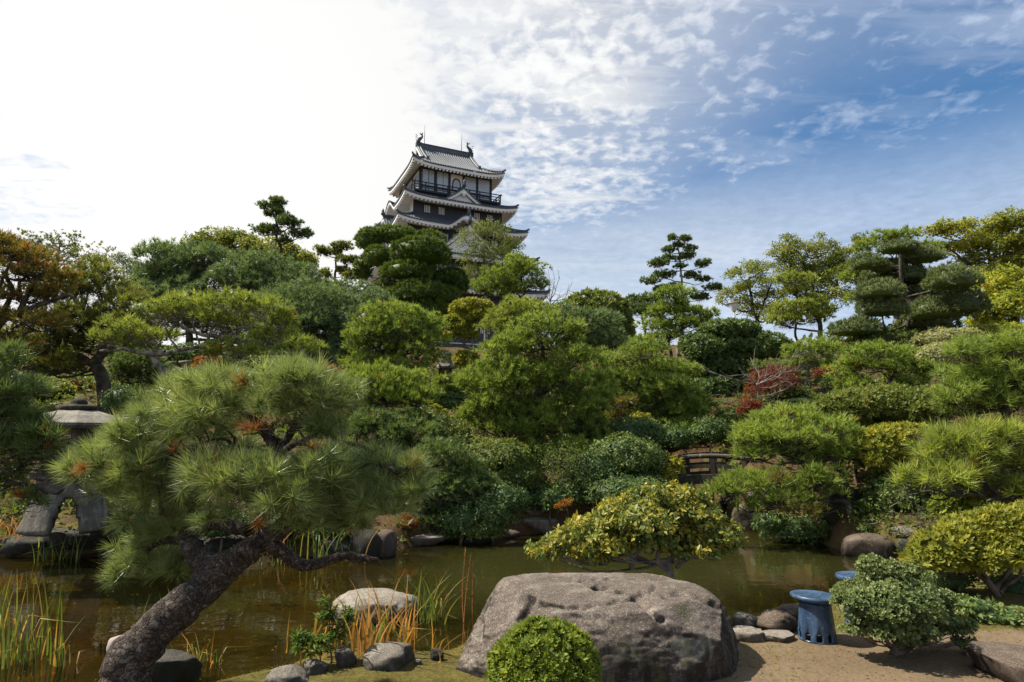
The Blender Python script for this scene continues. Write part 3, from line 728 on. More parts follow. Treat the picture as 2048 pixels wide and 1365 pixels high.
def gable(side, ac, hw, out, zf, za, back, parent, finial=True, curve=.22):
    """triangular dormer gable on a roof: barge boards, plaster face, tiled slopes running back"""
    xf = side_xf(side); face = MB(); barge = MB(); sl_ = MB(); tiles = MB()
    def prof(t):   # t: -1..1 across; concave slopes
        u = abs(t); return zf+(za-zf)*((1-u)*(1-curve)+curve*(1-u)**2)
    N = 16
    def P3(a, o, z): x, y = xf(a, o); return (x, y, z)
    ts = [-1+2*i/N for i in range(N+1)]
    face.add([P3(ac, out-.45, zf-.1)]+[P3(ac+hw*.86*t, out-.45, prof(t)-.45) for t in ts], [(0, i+2, i+1) for i in range(N)])
    for i in range(N):
        t0, t1 = ts[i], ts[i+1]; q = []
        for t in (t0, t1):
            for o in (out-.22, out):
                for dz in (-.62, -.16): q.append(P3(ac+hw*t, o, prof(t)+dz))
        barge.add(q, [(0, 1, 5, 4), (2, 6, 7, 3), (1, 3, 7, 5), (0, 4, 6, 2)])
        sl_.add([P3(ac+hw*t0, out+.12, prof(t0)), P3(ac+hw*t1, out+.12, prof(t1)), P3(ac+hw*t1, back, prof(t1)), P3(ac+hw*t0, back, prof(t0)),
                 P3(ac+hw*t0, out+.12, prof(t0)-.17), P3(ac+hw*t1, out+.12, prof(t1)-.17)], [(0, 1, 2, 3), (0, 4, 5, 1)])
    for o in np.arange(back+.2, out+.12, .42):
        for sg in (-1, 1):
            vs = []; K = 6
            for j in range(K+1):
                t = sg*j/K
                for do, h in ((-.1, 0), (-.06, .09), (.06, .09), (.1, 0)): vs.append(P3(ac+hw*t, o+do, prof(t)+h))
            tiles.add(vs, [(4*j+q, 4*j+q+1, 4*j+q+5, 4*j+q+4) for j in range(K) for q in range(3)])
    g = kb(sl_, 'gable_roof', MP['tile'], parent)
    # parts below a roof stop at the third level, so the gable's pieces hang on the same roof
    kb(face, 'gable_wall', MP['plaster'], parent); kb(barge, 'bargeboard', MP['plaster'], parent); kb(tiles, 'gable_tiles', MP['tile'], parent, kind='stuff')
    m = MB(); m.bar(P3(ac, back, za+.16), P3(ac, out+.2, za+.16), .34, .34)
    if finial:
        x, y = xf(ac, out+.15); m.lathe([(.30, 0), (.34, .25), (.2, .5), (.26, .7), (.08, 1.0), (.01, 1.25)], 8, (x, y, za+.2))
    kb(m, 'gable_ridge', MP['tile'], parent)
    m = MB(); x, y = xf(ac, out+.03); m.lathe([(.01, -.75), (.25, -.45), (.34, -.1), (.2, .15), (.01, .3)], 8, (x, y, za-.85)); kb(m, 'gable_pendant', MP['plaster'], parent)

def slat_window(side, a, e, z, w=1.0, h=1.15, n=4, wall=None):
    xf = side_xf(side); hd = HYK if side in (0, 2) else HXK; m = MB(); b = MB(); o = hd+e+(.06 if side == 0 else 0)
    x, y = xf(a, o+.02); hx, hy = (w/2, .02) if side in (0, 2) else (.02, w/2)
    m.box((x, y, z), (hx, hy, h/2)); win = kb(m, 'window', MP['slot'], wall)
    for i in range(n):
        x, y = xf(a-w/2+w*(i+.5)/n, o+.09); b.box((x, y, z), (w/n*.22, .05, h/2) if side in (0, 2) else (.05, w/n*.22, h/2))
    kb(b, 'window_bars', MP['plaster'], wall, kind='stuff')

def build_keep():
    t5z0, t5z1 = 38.9, 44.0
    w1 = keep_wall(5.0, 14.5, 23.2); w2 = keep_wall(3.8, 22.6, 28.3); w3 = keep_wall(2.45, 28.0, 33.2); w4 = keep_wall(1.35, 33.0, 37.5)
    keep_cladding(5.0, 15.0, 23.0, w1); keep_cladding(3.8, 23.0, 28.1, w2); keep_cladding(2.45, 29.0, 32.9, w3); keep_cladding(1.35, 34.3, 37.2, w4)
    w5 = keep_wall(0., 37.6, 43.7)
    m = MB(); m.box((0, 0, 12.2), (HXK+5.6, HYK+5.6, 2.6), taper=.97); kb(m, 'stone_base', MR['grey'])
    r1 = skirt(3.8, 7.0, 24.2, 22.9); r2 = skirt(2.45, 5.8, 30.0, 28.2)
    r3 = skirt(1.35, 4.6, 35.0, 33.0, bumps={0: (.5, 3.3, 1.9)})
    r4 = skirt(0.0, 3.35, 39.0, 37.3, bumps={3: (-.3, 3.6, 1.9)})
    # gables: small one on the fourth roof, a wide one on the second, one on the left of the third, one low at the right
    gable(0, .35, 3.0, HYK+2.6, 37.75, 39.9, HYK-.2, r4); gable(0, .5, 5.6, HYK+5.0, 28.6, 33.3, HYK+2.0, r2)
    gable(3, -.4, 3.6, HXK+4.0, 33.3, 36.6, HXK+1.0, r3); gable(3, 0., 5.2, HXK+5.2, 28.5, 33.0, HXK+2., r2)
    x, y = .5, -(HYK+4.5); m = MB(); m.lathe([(.32, 0), (.38, .3), (.2, .55), (.28, .8), (.08, 1.1), (.01, 1.4)], 8, (x, y, 34.85))
    m.bar((.5, -HYK-1.3, 34.95), (.5, -HYK-4.7, 34.85), .4, .36); kb(m, 'gable_ridge', MP['tile'], r3)
    m = MB(); m.lathe([(.01, -1.0), (.3, -.6), (.9, -.2), (.5, .1), (.01, .2)], 10, (.5, -(HYK+4.45), 34.2)); kb(m, 'gable_pendant', MP['plaster'], r3)
    for a in (-5.2, -2.9, 3.0, 5.2): slat_window(0, a, 1.35, 35.95, wall=w4)
    for a in (-6.6, -5.6, -3.6, -2.6, 3.4, 5.6): slat_window(0, a, 2.45, 31.4, wall=w3)
    for a in (-7.4, -4.6, -3.4, -1.0, 1.6, 4.8, 6.0): slat_window(0, a, 3.8, 26.2, wall=w2)
    for a in (-6.5, -3.8, -1.0, 2.0, 5.5): slat_window(0, a, 5.0, 20.3, wall=w1)
    for a in (-7.5, -2.4, 0.6, 3.0): slat_window(0, a, 5.0, 17.2, 1.6, 1.3, 6, wall=w1)
    for a in (-4.6, -1.5, 1.8, 4.8): slat_window(3, a, 1.35, 35.9, wall=w4)
    for a in (-5.5, 5.5): slat_window(3, a, 2.45, 31.2, wall=w3)
    # top storey: dark frame, pale panes, bell-shaped window in the middle bay
    zt, zb = 43.0, 39.2
    fr = MB()
    xs5 = [-5.95, -3.55, -1.2, 1.2, 3.55, 5.95]
    for x in xs5: fr.box((x, -HYK-.10, (zt+zb)/2), (.17, .10, (zt-zb)/2))
    fr.box((0, -HYK-.10, zt+.15), (6.12, .11, .16)); fr.box((0, -HYK-.10, 40.2), (6.12, .08, .12))
    wf = kb(fr, 'window_frame', MP['timber'], w5)
    for i in range(5):
        a, b = xs5[i]+.19, xs5[i+1]-.19
        m = MB(); m.box(((a+b)/2, -HYK-.045, (zt+zb)/2), ((b-a)/2, .03, (zt-zb)/2-.05)); kb(m, 'window_pane', MP['pane'] if i != 2 else MP['plaster'], w5)
        if i in (0, 1): 
            m = MB(); m.box(((a+b)/2+.12, -HYK-.09, (zt+zb)/2), (.035, .02, (zt-zb)/2-.05)); m.box(((a+b)/2-.9, -HYK-.09, (zt+zb)/2), (.03, .02, (zt-zb)/2-.05)); kb(m, 'window_mullion', MP['timber'], w5)
    m = MB(); K = 14
    pts = [(-.72, 40.3)]+[(-.62*math.cos(math.pi*i/K)*(1 if i not in (0, K) else 1.02), 41.5+.75*math.sin(math.pi*i/K)) for i in range(K+1)]+[(.72, 40.3)]
    m.tube([(x, -HYK-.12, z) for x, z in pts], [.10]*len(pts), 6); kb(m, 'bell_window_frame', MP['timber'], w5)
    m = MB(); m.add([(x*.86, -HYK-.10, z) for x, z in pts], [tuple(range(len(pts)))]); m.box((0, -HYK-.13, 41.2), (.04, .02, .95)); kb(m, 'bell_window', MP['pane'], w5)
    # left side of the top storey: plaster with a dark post and a row of panes
    for a in (-3.8, 0., 3.8):
        m = MB(); m.box((-HXK-.05, a, 41.2), (.04, 1.5, 1.2)); kb(m, 'window_pane', MP['pane'], w5)
    m = MB(); m.box((-HXK-.05, 0, zt+.1), (.06, 6.05, .14))
    for a in (-5.95, -1.9, 1.9, 5.95): m.box((-HXK-.05, a, 41.1), (.07, .13, 1.9))
    kb(m, 'window_frame', MP['timber'], w5)
    # balcony
    e = 1.25; deck = MB(); deck.box((0, 0, 38.95), (HXK+e, HYK+e, .16)); deck.box((0, 0, 38.62), (HXK+e-.35, HYK+e-.35, .18))
    bal = kb(deck, 'balcony', MP['timber'])
    for s in range(4):
        xf = side_xf(s); hl = (HXK if s in (0, 2) else HYK)+e-.08; hd = (HYK if s in (0, 2) else HXK)+e-.1; m = MB()
        for z, w in ((40.32, .13), (39.88, .10), (39.42, .10)):
            ex = .35 if z > 40 else .12
            m.bar((*xf(-hl-ex, hd), z), (*xf(hl+ex, hd), z), w, w)
        kb(m, 'railing', MP['timber'], bal)
        for i in range(9):
            a = -hl+2*hl*i/8; m = MB(); x, y = xf(a, hd); m.box((x, y, 39.72), (.085, .085, .62)); kb(m, 'railing_post', MP['timber'], bal)
    # top roof: hip and gable
    surf = MB(); tiles = MB(); white = MB(); raft = MB()
    LG, LE, DE, ZR, ZE, VG = 5.0, HXK+1.75, HYK+1.75, 49.55, 43.45, .50
    def zz(v): return ZE+(ZR-ZE)*((1-v)*.62+.38*(1-v)**2)
    def half(v): return LG if v <= VG else LG+(LE-LG)*(v-VG)/(1-VG)
    def fz(a, v): t = min(1, abs(a)/LE); return zz(v)+.75*t**5*max(0, (v-.55)/.45)**1.5
    DG = DE*VG
    for sg in (-1, 1):
        def pf(u, v, sg=sg):
            a = (2*u-1)*half(v); return (a*-sg, sg*DE*v, fz(a, v))
        surf.grid(pf, 40, 14)
        surf.grid(lambda u, v: ((2*u-1)*LE*-sg, sg*DE, fz((2*u-1)*LE, 1)-.17*v), 40, 1)
        white.grid(lambda u, v: ((2*u-1)*(LE-.1)*-sg, sg*(DE-.1), fz((2*u-1)*LE, 1)-.17-.45*v), 40, 1)
        white.grid(lambda u, v: ((2*u-1)*((LE-.1)*(1-v)+HXK*v)*-sg, sg*((DE-.1)*(1-v)+HYK*v), (fz((2*u-1)*LE, 1)-.62)*(1-v)+43.45*v), 40, 2)
        n = int(2*LE/.40)
        for i in range(n+1):
            a = -LE+.1+(2*LE-.2)*i/n; v0 = 0 if abs(a) < LG else VG+(abs(a)-LG)/(LE-LG)*(1-VG)
            if v0 > .95: continue
            vs = []; K = 8
            for j in range(K+1):
                v = v0+(1-v0)*j/K
                for da, h in ((-.1, 0), (-.06, .10), (.06, .10), (.1, 0)): vs.append((a+da, sg*(DE*v+(.03 if j == K else 0)), fz(a, v)+h))
            tiles.add(vs, [(4*j+q, 4*j+q+1, 4*j+q+5, 4*j+q+4) for j in range(K) for q in range(3)]+[(4*K, 4*K+1, 4*K+2, 4*K+3)])
        for i in range(26):
            a = -LE+.4+(2*LE-.8)*i/25; raft.box((a, sg*(DE-.34), fz(a, 1)-.72), (.16, .16, .12))
        # the short hips below the gables
        def ph(u, v, sg=sg):
            w = VG+(1-VG)*v; b = (2*u-1)*DE*w; return (sg*half(w), b*sg, zz(w)+.75*min(1, abs(b)/DE)**5*max(0, (w-.55)/.45)**1.5)
        surf.grid(ph, 30, 6)
        surf.grid(lambda u, v: (sg*LE, (2*u-1)*DE*sg, ph(u, 1)[2]-.17*v), 30, 1)
        white.grid(lambda u, v: (sg*(LE-.1), (2*u-1)*(DE-.1)*sg, ph(u, 1)[2]-.17-.45*v), 30, 1)
        white.grid(lambda u, v: (sg*((LE-.1)*(1-v)+HXK*v), (2*u-1)*((DE-.1)*(1-v)+HYK*v)*sg, (ph(u, 1)[2]-.62)*(1-v)+43.45*v), 30, 2)
        for i in range(26):
            b = -DE+.4+(2*DE-.8)*i/25; raft.box((sg*(LE-.34), b, ph((b/DE*sg+1)/2, 1)[2]-.72), (.16, .16, .12))
        for i in range(36):
            b = -DE+.2+(2*DE-.4)*i/35; v0 = max(0, (abs(b)/DE-VG)/(1-VG))
            if v0 > .93: continue
            vs = []
            for j in range(6):
                v = v0+(1-v0)*j/5; w = VG+(1-VG)*v; z = zz(w)+.75*min(1, abs(b)/DE)**5*max(0, (w-.55)/.45)**1.5
                for db, h in ((-.1, 0), (-.06, .1), (.06, .1), (.1, 0)): vs.append((sg*half(w), b+db, z+h))
            tiles.add(vs, [(4*j+q, 4*j+q+1, 4*j+q+5, 4*j+q+4) for j in range(5) for q in range(3)])
    r5 = kb(surf, 'roof', MP['tile']); kb(white, 'eave', MP['plaster'], r5); kb(raft, 'rafter_ends', MP['plaster'], r5, kind='stuff'); kb(tiles, 'roof_tiles', MP['tile'], r5, kind='stuff')
    for sg in (-1, 1):
        g = MB(); N = 12; q = [(sg*(LG-.55), DE*VG*(-1+2*i/N)) for i in range(N+1)]
        g.add([(x, y, zz(VG)) for x, y in q]+[(x, y, zz(abs(y)/DE)-.1) for x, y in q], [(i, i+1, N+2+i, N+1+i) for i in range(N)]); kb(g, 'gable_wall', MP['plaster'], r5)
        bb = MB(); N = 14
        for i in range(N):
            vs = []
            for k in (i, i+1):
                y = DE*(VG+.03)*(-1+2*k/N)
                for x in (sg*LG, sg*(LG-.25)):
                    for dz in (-.12, -.62): vs.append((x, y, zz(abs(y)/DE)+dz))
            bb.add(vs, [(0, 1, 5, 4), (2, 6, 7, 3), (1, 3, 7, 5)])
        kb(bb, 'bargeboard', MP['plaster'], r5)
        for sy in (-1, 1):
            m = MB(); pts = [(sg*(LG-.55), sy*DE*v, zz(v)+.15) for v in np.linspace(.02, VG+.12, 8)]; m.tube(pts, [.22]*8, 6); m.box((pts[-1][0], pts[-1][1], pts[-1][2]+.1), (.22, .2, .3)); kb(m, 'descending_ridge', MP['tile'], r5)
            m = MB(); pts = [(sg*(LG-.15), sy*DE*v, zz(v)+.1) for v in np.linspace(.0, VG+.02, 8)]; m.tube(pts, [.17]*8, 6); kb(m, 'verge_tiles', MP['tile'], r5)
            m = MB(); pts = []
            for j in range(9):
                v = VG+(1-VG)*j/8*1.03; w = min(v, 1.); pts.append((sg*(LG+(LE-LG)*(v-VG)/(1-VG)), sy*DE*v, zz(w)+.75*max(0, (w-.55)/.45)**1.5+.12+(.25 if j == 8 else 0)))
            m.tube(pts, [.2]*8+[.13], 6); kb(m, 'corner_ridge', MP['tile'], r5)
        # fish finial: scaled body rising in a curve, forked tail up, fins at the sides
        m = MB(); b = [(0, 0), (-.08, .38), (.10, .8), (.42, 1.1), (.62, 1.45), (.52, 1.75)]; rr = [.30, .36, .31, .23, .15, .07]
        p, r = smooth_path([(sg*(LG-.35)-sg*x, 0, ZR+.45+z) for x, z in b], rr, sub=4); m.tube(p, r, 8)
        tp = p[-2]
        for dx, dz in ((-.45, .28), (.12, .5)): m.add([tp+(0, .06, -.15), tp+(0, -.06, -.15), tp+(-sg*dx, 0, dz)], [(0, 1, 2)]); m.tube([tp, tp+np.array((-sg*dx*.6, 0, dz*.6)), tp+np.array((-sg*dx, 0, dz))], [.13, .10, .02], 5)
        for z in (.5, .95, 1.3): m.bar((sg*(LG-.35)+sg*.22, 0, ZR+.5+z), (sg*(LG-.35)+sg*.55, 0, ZR+.75+z), .10, .06)
        for sy in (-1, 1): m.bar((sg*(LG-.5), sy*.2, ZR+.9), (sg*(LG-.8), sy*.6, ZR+1.25), .16, .06)
        m.box((sg*(LG-.35), 0, ZR+.3), (.45, .32, .35)); kb(m, 'fish_ornament', MP['bronze'], r5)
    m = MB(); m.box((0, 0, ZR+.1), (LG-.1, .24, .34)); m.box((0, 0, ZR+.5), (LG-.1, .32, .07)); kb(m, 'ridge', MP['tile'], r5)
    for x in (-LG+1.35, LG-2.0):
        m = MB(); m.tube([(x, 0, ZR+.4), (x, 0, ZR+4.0)], [.06, .035], 6); kb(m, 'lightning_rod', MP['rod'], r5)
build_keep()

# ------------------------------------------------------------------ plant builders
def tints(n, rng, mid=.45, sd=.2, dead=.0, shift=0.):
    t = np.clip(rng.normal(mid, sd, n)+shift, 0, 1)
    if dead: m = rng.random(n) < dead; t[m] = rng.uniform(1.25, 1.7, m.sum())
    return t
SEED = [100]; TWIGS = None
def plant(name, label, cat, d, base, pads, s, mat, kind='needle', dens=9., trunk=(), r=6., bark='dark', group=None, clipped=False, low=None,
          dead=.002, depth=.8, twigs=3, limbs=(), mid=.45, sd=.2, size=1., upb=.7, branch=True, fill=.2, cl=.38, foliage='foliage', core=True, base_z=None, rough=.07):
    """a tree or shrub: trunk from the ground through the surveyed points, a limb to every foliage mass, tufts on each mass.
    pads: (px, py, rx, ry[, depth offset in m[, material]]); s: tuft size in photo pixels"""
    global TWIGS
    SEED[0] += 1; rng = np.random.default_rng(SEED[0])
    if kind in ('needle', 'needle_soft', 'needle_candle') and 11 < s < 30: s *= .74
    b = ground_at(base, d) if base_z is None else P(base, 0, d)*[1, 1, 0]+[0, 0, base_z]
    if trunk: b = ground_at(base, d+(trunk[0][2] if len(trunk[0]) > 2 else 0)) if base_z is None else b
    root = thing(name, label, cat, b, group=group)
    W = Wood(rng); tr = [np.array(b)-[0, 0, .15]]+[P(q[0], q[1], d+(q[2] if len(q) > 2 else 0)) for q in trunk]
    if len(tr) == 1:
        c = P(pads[0][0], pads[0][1], d); tr.append(np.array([b[0]*.7+c[0]*.3, b[1]*.5+c[1]*.5, max(b[2]+.15, c[2]*.8+b[2]*.2)]))
    rm = M(r, d); rad = np.linspace(rm, rm*.35, len(tr)); rad[0] *= 1.2
    path = W.limb(tr, rad, 8, wob=rm*1.5); 
    prad = np.linspace(rm, rm*.35, len(path))
    for q in limbs:
        W.limb([P(x[0], x[1], d+(x[2] if len(x) > 2 else 0)) for x in q[1]], np.linspace(M(q[0], d), M(q[0], d)*.4, len(q[1])), 7, wob=M(q[0], d))
    for pd in pads:
        px, py, rx, ry = pd[:4]; rx, ry = (rx*1.1, ry*1.3) if not clipped else (rx*1.03, ry*1.03); dd = pd[4] if len(pd) > 4 and pd[4] is not None else rng.uniform(-.35, .35)*M(rx, d)*1.2; mt = pd[5] if len(pd) > 5 else mat
        c = P(px, py, d+dd); R = np.array([M(rx, d), M(rx, d)*depth, M(ry, d)])
        n = int(dens*(.60 if clipped else .64 if kind[:6] == 'needle' else .85)*math.pi*rx*ry/(s*s))+6; n = min(n, 9000)
        if clipped == 'dome': p, ax, ct = pad_dome(c, R, n, rng, rough)
        elif clipped: p, ax, ct = pad_clipped(c, R, n, rng, -.5 if low is None else low, rough=rough)
        else: p, ax, ct = pad_clumpy(c, R, n, rng, -.12 if low is None else low, upb, cl, fill)
        sz = M(s, d)*size*rng.uniform(.72, 1.2, n)
        V, T, A = scatter(templates(kind, s*size), p, ax, sz, tints(n, rng, mid+rng.normal()*.06, sd, dead, ct), rng)
        if core and clipped:
            cv, ct_ = pad_core(c, R, clipped == 'dome', rng); T = np.vstack([T, ct_+len(V)]); V = np.vstack([V, cv]); A = {k: np.concatenate([a, np.full(len(cv), .2 if k == 'tint' else 0.)]) for k, a in A.items()}  # hidden solid added so light is blocked and undersides go dark
        link(foliage, mesh_np(foliage, V-b, T, A), MF[mt], root, kind='stuff')
        if kind[:6] == 'needle' and ry > 8:          # the tangle of bare twigs that shows below a cushion
            if TWIGS is None: TWIGS = [twig_tuft(7, np.random.default_rng(k)) for k in range(5)]
            m = int(min(90, 4+1.5*math.pi*rx*ry/(s*s))); q = c+rand_dirs(m, rng, -.75)*R*rng.uniform(.1, .72, (m, 1))*[1, 1, .7]-[0, 0, R[2]*.32]
            tv, tt, _ = scatter(TWIGS, q, np.tile([0, 0, 1.], (m, 1))+rng.normal(size=(m, 3))*.3, np.full(m, M(s, d)*1.2), np.zeros(m), rng)
            W.V.append(tv); W.T.append(tt+W.n); W.n += len(tv)
        if branch:
            under = c-np.array([0, 0, R[2]*.45])
            k = np.argmin(np.linalg.norm((path-under)*[1, .5, 1.3], axis=1)+2.5*np.maximum(0, path[:, 2]-under[2])); k = max(k, len(path)//5)
            st = path[k]; mp = st*.45+under*.55+np.array([0, 0, -.08*np.linalg.norm(under-st)])+rng.normal(size=3)*.05*np.linalg.norm(under-st)
            rb = min(prad[k]*.75, max(M(1.1, d), M(rx, d)*.055))
            W.limb([st, mp, under], [rb, rb*.75, rb*.5], 5, wob=rb*1.5)
            for q in range(twigs):
                a = rng.uniform(0, 2*math.pi); e = c+np.array([math.cos(a)*R[0], math.sin(a)*R[1], rng.uniform(-.25, .35)*R[2]])*rng.uniform(.5, .85)
                m2 = under*.5+e*.5+rng.normal(size=3)*.08*R[0]-[0, 0, .06*R[0]]
                W.limb([under, m2, e], [rb*.5, rb*.34, rb*.16], 4, sub=4, wob=rb)
    W.build('trunk', MB_[bark], root, b)
    return root

def shrub(name, label, cat, d, pads, s, mat, kind='rosette', dens=11., base=None, **kw):
    kw.setdefault('clipped', True); kw.setdefault('dead', 0.); kw.setdefault('twigs', 2); kw.setdefault('r', 4.); kw.setdefault('bark', 'brown')
    return plant(name, label, cat, d, pads[0][0] if base is None else base, pads, s, mat, kind, dens, **kw)

# ------------------------------------------------------------------ rocks
def rock(label, px, py, rx, ry, d, mat='grey', seed=0, sub=4, depth=.8, cuts=7, flat=None, rough=.17, name='rock', cat='rock', rz=None, group=None, sink=.25, waterline=False):
    """weathered stone centred at the surveyed point, half sizes rx, ry in photo pixels"""
    rng = np.random.default_rng(seed+500); bm = bmesh.new(); bmesh.ops.create_icosphere(bm, subdivisions=sub, radius=1)
    v = np.array([q.co for q in bm.verts]); t = np.array([[l.index for l in f.verts] for f in bm.faces]); bm.free()
    v = np.sign(v)*np.abs(v)**.9; 
    for k in range(cuts):
        n = unit(rng.normal(size=3)*[1, 1, .7]); h = rng.uniform(.62, .86); q = v @ n-h; v = v-np.outer(np.maximum(q, 0)*.88, n)
    for k in range(9):                       # small broken faces with real edges
        n = unit(rng.normal(size=3)*[1, 1, .8]); h = (v @ n).max()*rng.uniform(.90, .97); v = v-np.outer(np.maximum(v @ n-h, 0)*.95, n)
    if flat is not None: q = v[:, 2]-flat; v[:, 2] -= np.maximum(q, 0)*.85
    n0 = unit(v); v = v+n0*(rough*.6*fbm(v*1.5+seed*3.1, seed, 4)+.035*fbm(v*6+seed, seed+3, 3))[:, None]
    lo, hi = v.min(0), v.max(0); v = (v-(lo+hi)/2)/((hi-lo)/2)
    h = hit(px, py+ry*.75)
    if h is not None and abs(h[1]-d) < 3: d = h[1]+MP_(rx, h)*depth*.45
    c = P(px, py, d); u = MP_(1., c); R = np.array([rx*u, rx*u*depth, ry*u])
    v = v*R; v[:, 2] = np.where(v[:, 2] < 0, v[:, 2]*(1+sink), v[:, 2])
    gz = max(tz(c[0], c[1]), WATER-.10); bottom = c[2]+v[:, 2].min()
    if bottom > gz-.03:                     # reaches down to the ground: a foot that spreads a little, not a drum
        v[:, 2] = np.where(v[:, 2] < 0, v[:, 2]*((c[2]-gz+.06)/max(1e-3, -v[:, 2].min())), v[:, 2])
    z0 = c[2]+v[:, 2].min(); v[:, 2] -= v[:, 2].min()
    o = link(name, mesh_np(name, v, t, smooth=True), MR[mat], loc=(c[0], c[1], z0)); tag(o, label, cat, group); return o

# ------------------------------------------------------------------ grasses and irises
def blades(name, label, cat, px, d, n, h, spread, mat, wid=.012, lean=.35, seed=0, base_z=None, group=None, extra=None, curl=.5, py=None):
    """clump of strap leaves; h, spread in photo pixels"""
    rng = np.random.default_rng(seed+900); b = ground_at(px, d)
    if py is not None:
        q = hit(px, py); b = q; d = q[1]
    if base_z is not None: b[2] = max(base_z, tz(b[0], b[1])-.02)
    root = thing(name, label, cat, b, group=group); MM = [(n, mat)]+list(extra or [])
    for cnt, mt in MM:
        V = []; T = []; A = []; B = []
        for k in range(cnt):
            o = np.array([rng.normal()*M(spread, d)*.5, rng.normal()*M(spread, d)*.35, 0]); a = rng.uniform(0, 2*math.pi); L = M(h, d)*rng.uniform(.5, 1.08)
            dr = np.array([math.cos(a), math.sin(a)*.8, 0])*rng.uniform(.1, 1)*lean; w = wid*rng.uniform(.6, 1.2); t0 = rng.random(); fb = rng.uniform(0, 1) < .22
            sd = unit(np.array([-dr[1], dr[0], 0])+rng.normal(size=3)*.4*[1, 1, .1]); K = 5; i = len(V)
            for j in range(K+1):
                s = j/K; c = o+np.array([0, 0, L*s*(1-.18*lean*s)])+dr*L*(s**2)*(1.+curl*s); 
                if fb and s > .6: c = c+dr*L*(s-.6)*.9-np.array([0, 0, L*(s-.6)*1.1])
                ww = w*(1-s**2.2)*.5+.0006; V += [c-sd*ww, c+sd*ww]; A += [t0, t0]; B += [s, s]
            T += [q for j in range(K) for q in ((i+2*j, i+2*j+1, i+2*j+3), (i+2*j, i+2*j+3, i+2*j+2))]
        link('leaves', mesh_np('leaves', V, T, {'tint': A, 'tip': B}), MF[mt], root, kind='stuff')
    return root

# ================================================================== things, far to near
PN = 'pine_tree'
# --- beyond the garden, on the hill
def far_house():
    c = ground_at(752, 66); z0 = P(752, 592, 66)[2]; c[2] = z0-6
    r = thing('house', 'small white gabled house with a grey roof half hidden behind the dark clipped cypress', 'house', c, math.radians(20))
    m = MB(); m.box((0, 0, 3.0), (1.5, 2.5, 3.4)); m.add([(-1.5, -2.5, 6.4), (1.5, -2.5, 6.4), (0, -2.5, 7.6), (-1.5, 2.5, 6.4), (1.5, 2.5, 6.4), (0, 2.5, 7.6)], [(0, 1, 2), (5, 4, 3)]); m.build('wall', MP['plaster'], r)
    m = MB()
    for s in (-1, 1): m.add([(0, -2.8, 7.72), (s*1.9, -2.8, 6.2), (s*1.9, 2.8, 6.2), (0, 2.8, 7.72), (0, -2.8, 7.58), (s*1.9, -2.8, 6.06)], [(0, 1, 2, 3), (0, 4, 5, 1)])
    ro = m.build('roof', MP['tile'], r); m = MB(); m.bar((0, -2.85, 7.78), (0, 2.85, 7.78), .2, .2); m.build('ridge', MP['tile'], ro)
    m = MB(); m.box((0, -2.52, 5.9), (.35, .03, .4)); m.build('window', MP['slot'], r)
far_house()

def bare_tree(name, label, px, d, trunk, ends, r, bark='grey', leaves=None, group=None, sprays=5):
    SEED[0] += 1; rng = np.random.default_rng(SEED[0]); b = ground_at(px, d); root = thing(name, label, 'tree', b, group=group); W = Wood(rng)
    tr = [np.array(b)-[0, 0, .1]]+[P(x, y, d) for x, y in trunk]; rm = M(r, d); path = W.limb(tr, np.linspace(rm, rm*.4, len(tr)), 7, wob=rm)
    tips = []
    for (x, y) in ends:
        e = P(x, y, d+rng.uniform(-1, 1)*M(30, d)); k = np.argmin(np.linalg.norm(path-e, axis=1)+np.maximum(0, path[:, 2]-e[2]+M(25, d))*1.5); s = path[k]; L = np.linalg.norm(e-s)
        m = s*.5+e*.5+rng.normal(size=3)*.10*L-[0, 0, .05*L]; lp = W.limb([s, m, e], [rm*.45, rm*.3, rm*.12], 5, wob=rm*.6); tips.append(e)
        for q in range(sprays):
            u = lp[int(len(lp)*rng.uniform(.35, .98))]; v = unit(e-s)+rng.normal(size=3)*.6; f = u+v*L*rng.uniform(.15, .4); tips.append(f)
            W.limb([u, u*.5+f*.5+rng.normal(size=3)*.05*L, f], [rm*.18, rm*.12, rm*.06], 4, sub=3, wob=0, rough=0)
    W.build('trunk', MB_[bark], root, b)
    if leaves:
        mt, n, s, kind, sp = leaves; tips = np.array(tips); k = rng.integers(0, len(tips), n); p = tips[k]+rng.normal(size=(n, 3))*M(sp, d)
        V, T, A = scatter(templates(kind, s), p, rng.normal(size=(n, 3))+[0, 0, .4], M(s, d)*rng.uniform(.7, 1.2, n), tints(n, rng), rng)
        link('leaves', mesh_np('leaves', V-b, T, A), MF[mt], root, kind='stuff')
    return root

bare_tree('bare_pine', 'thin grey almost bare pine against the sky above the rusty pine', 110, 48, [(112, 560), (112, 530), (118, 500), (122, 480)], [(70, 480), (95, 478), (118, 474), (150, 482), (155, 500), (140, 515), (85, 500), (175, 510), (190, 522)], 3.6, 'grey', ('needles_olive', 420, 6, 'needle', 6), sprays=7)
bare_tree('bare_pine', 'second thin bare pine trunk just behind the first, greyer and shorter', 92, 50, [(92, 560), (93, 520), (97, 490)], [(64, 484), (80, 490), (104, 500), (70, 505), (115, 520)], 3., 'grey', ('needles_olive', 160, 6, 'needle', 5))
plant('broadleaf_tree', 'dark round leafy tree with gaps behind the olive pine and below the sky', 'tree', 40, 250, [(225, 528, 18, 9), (245, 522, 20, 9), (268, 530, 18, 9), (215, 548, 16, 10), (258, 548, 24, 10), (280, 552, 14, 9)], 6, 'leaf_shrub', 'leaf_sparse', 7, trunk=[(248, 580), (248, 545)], r=3, group=None)
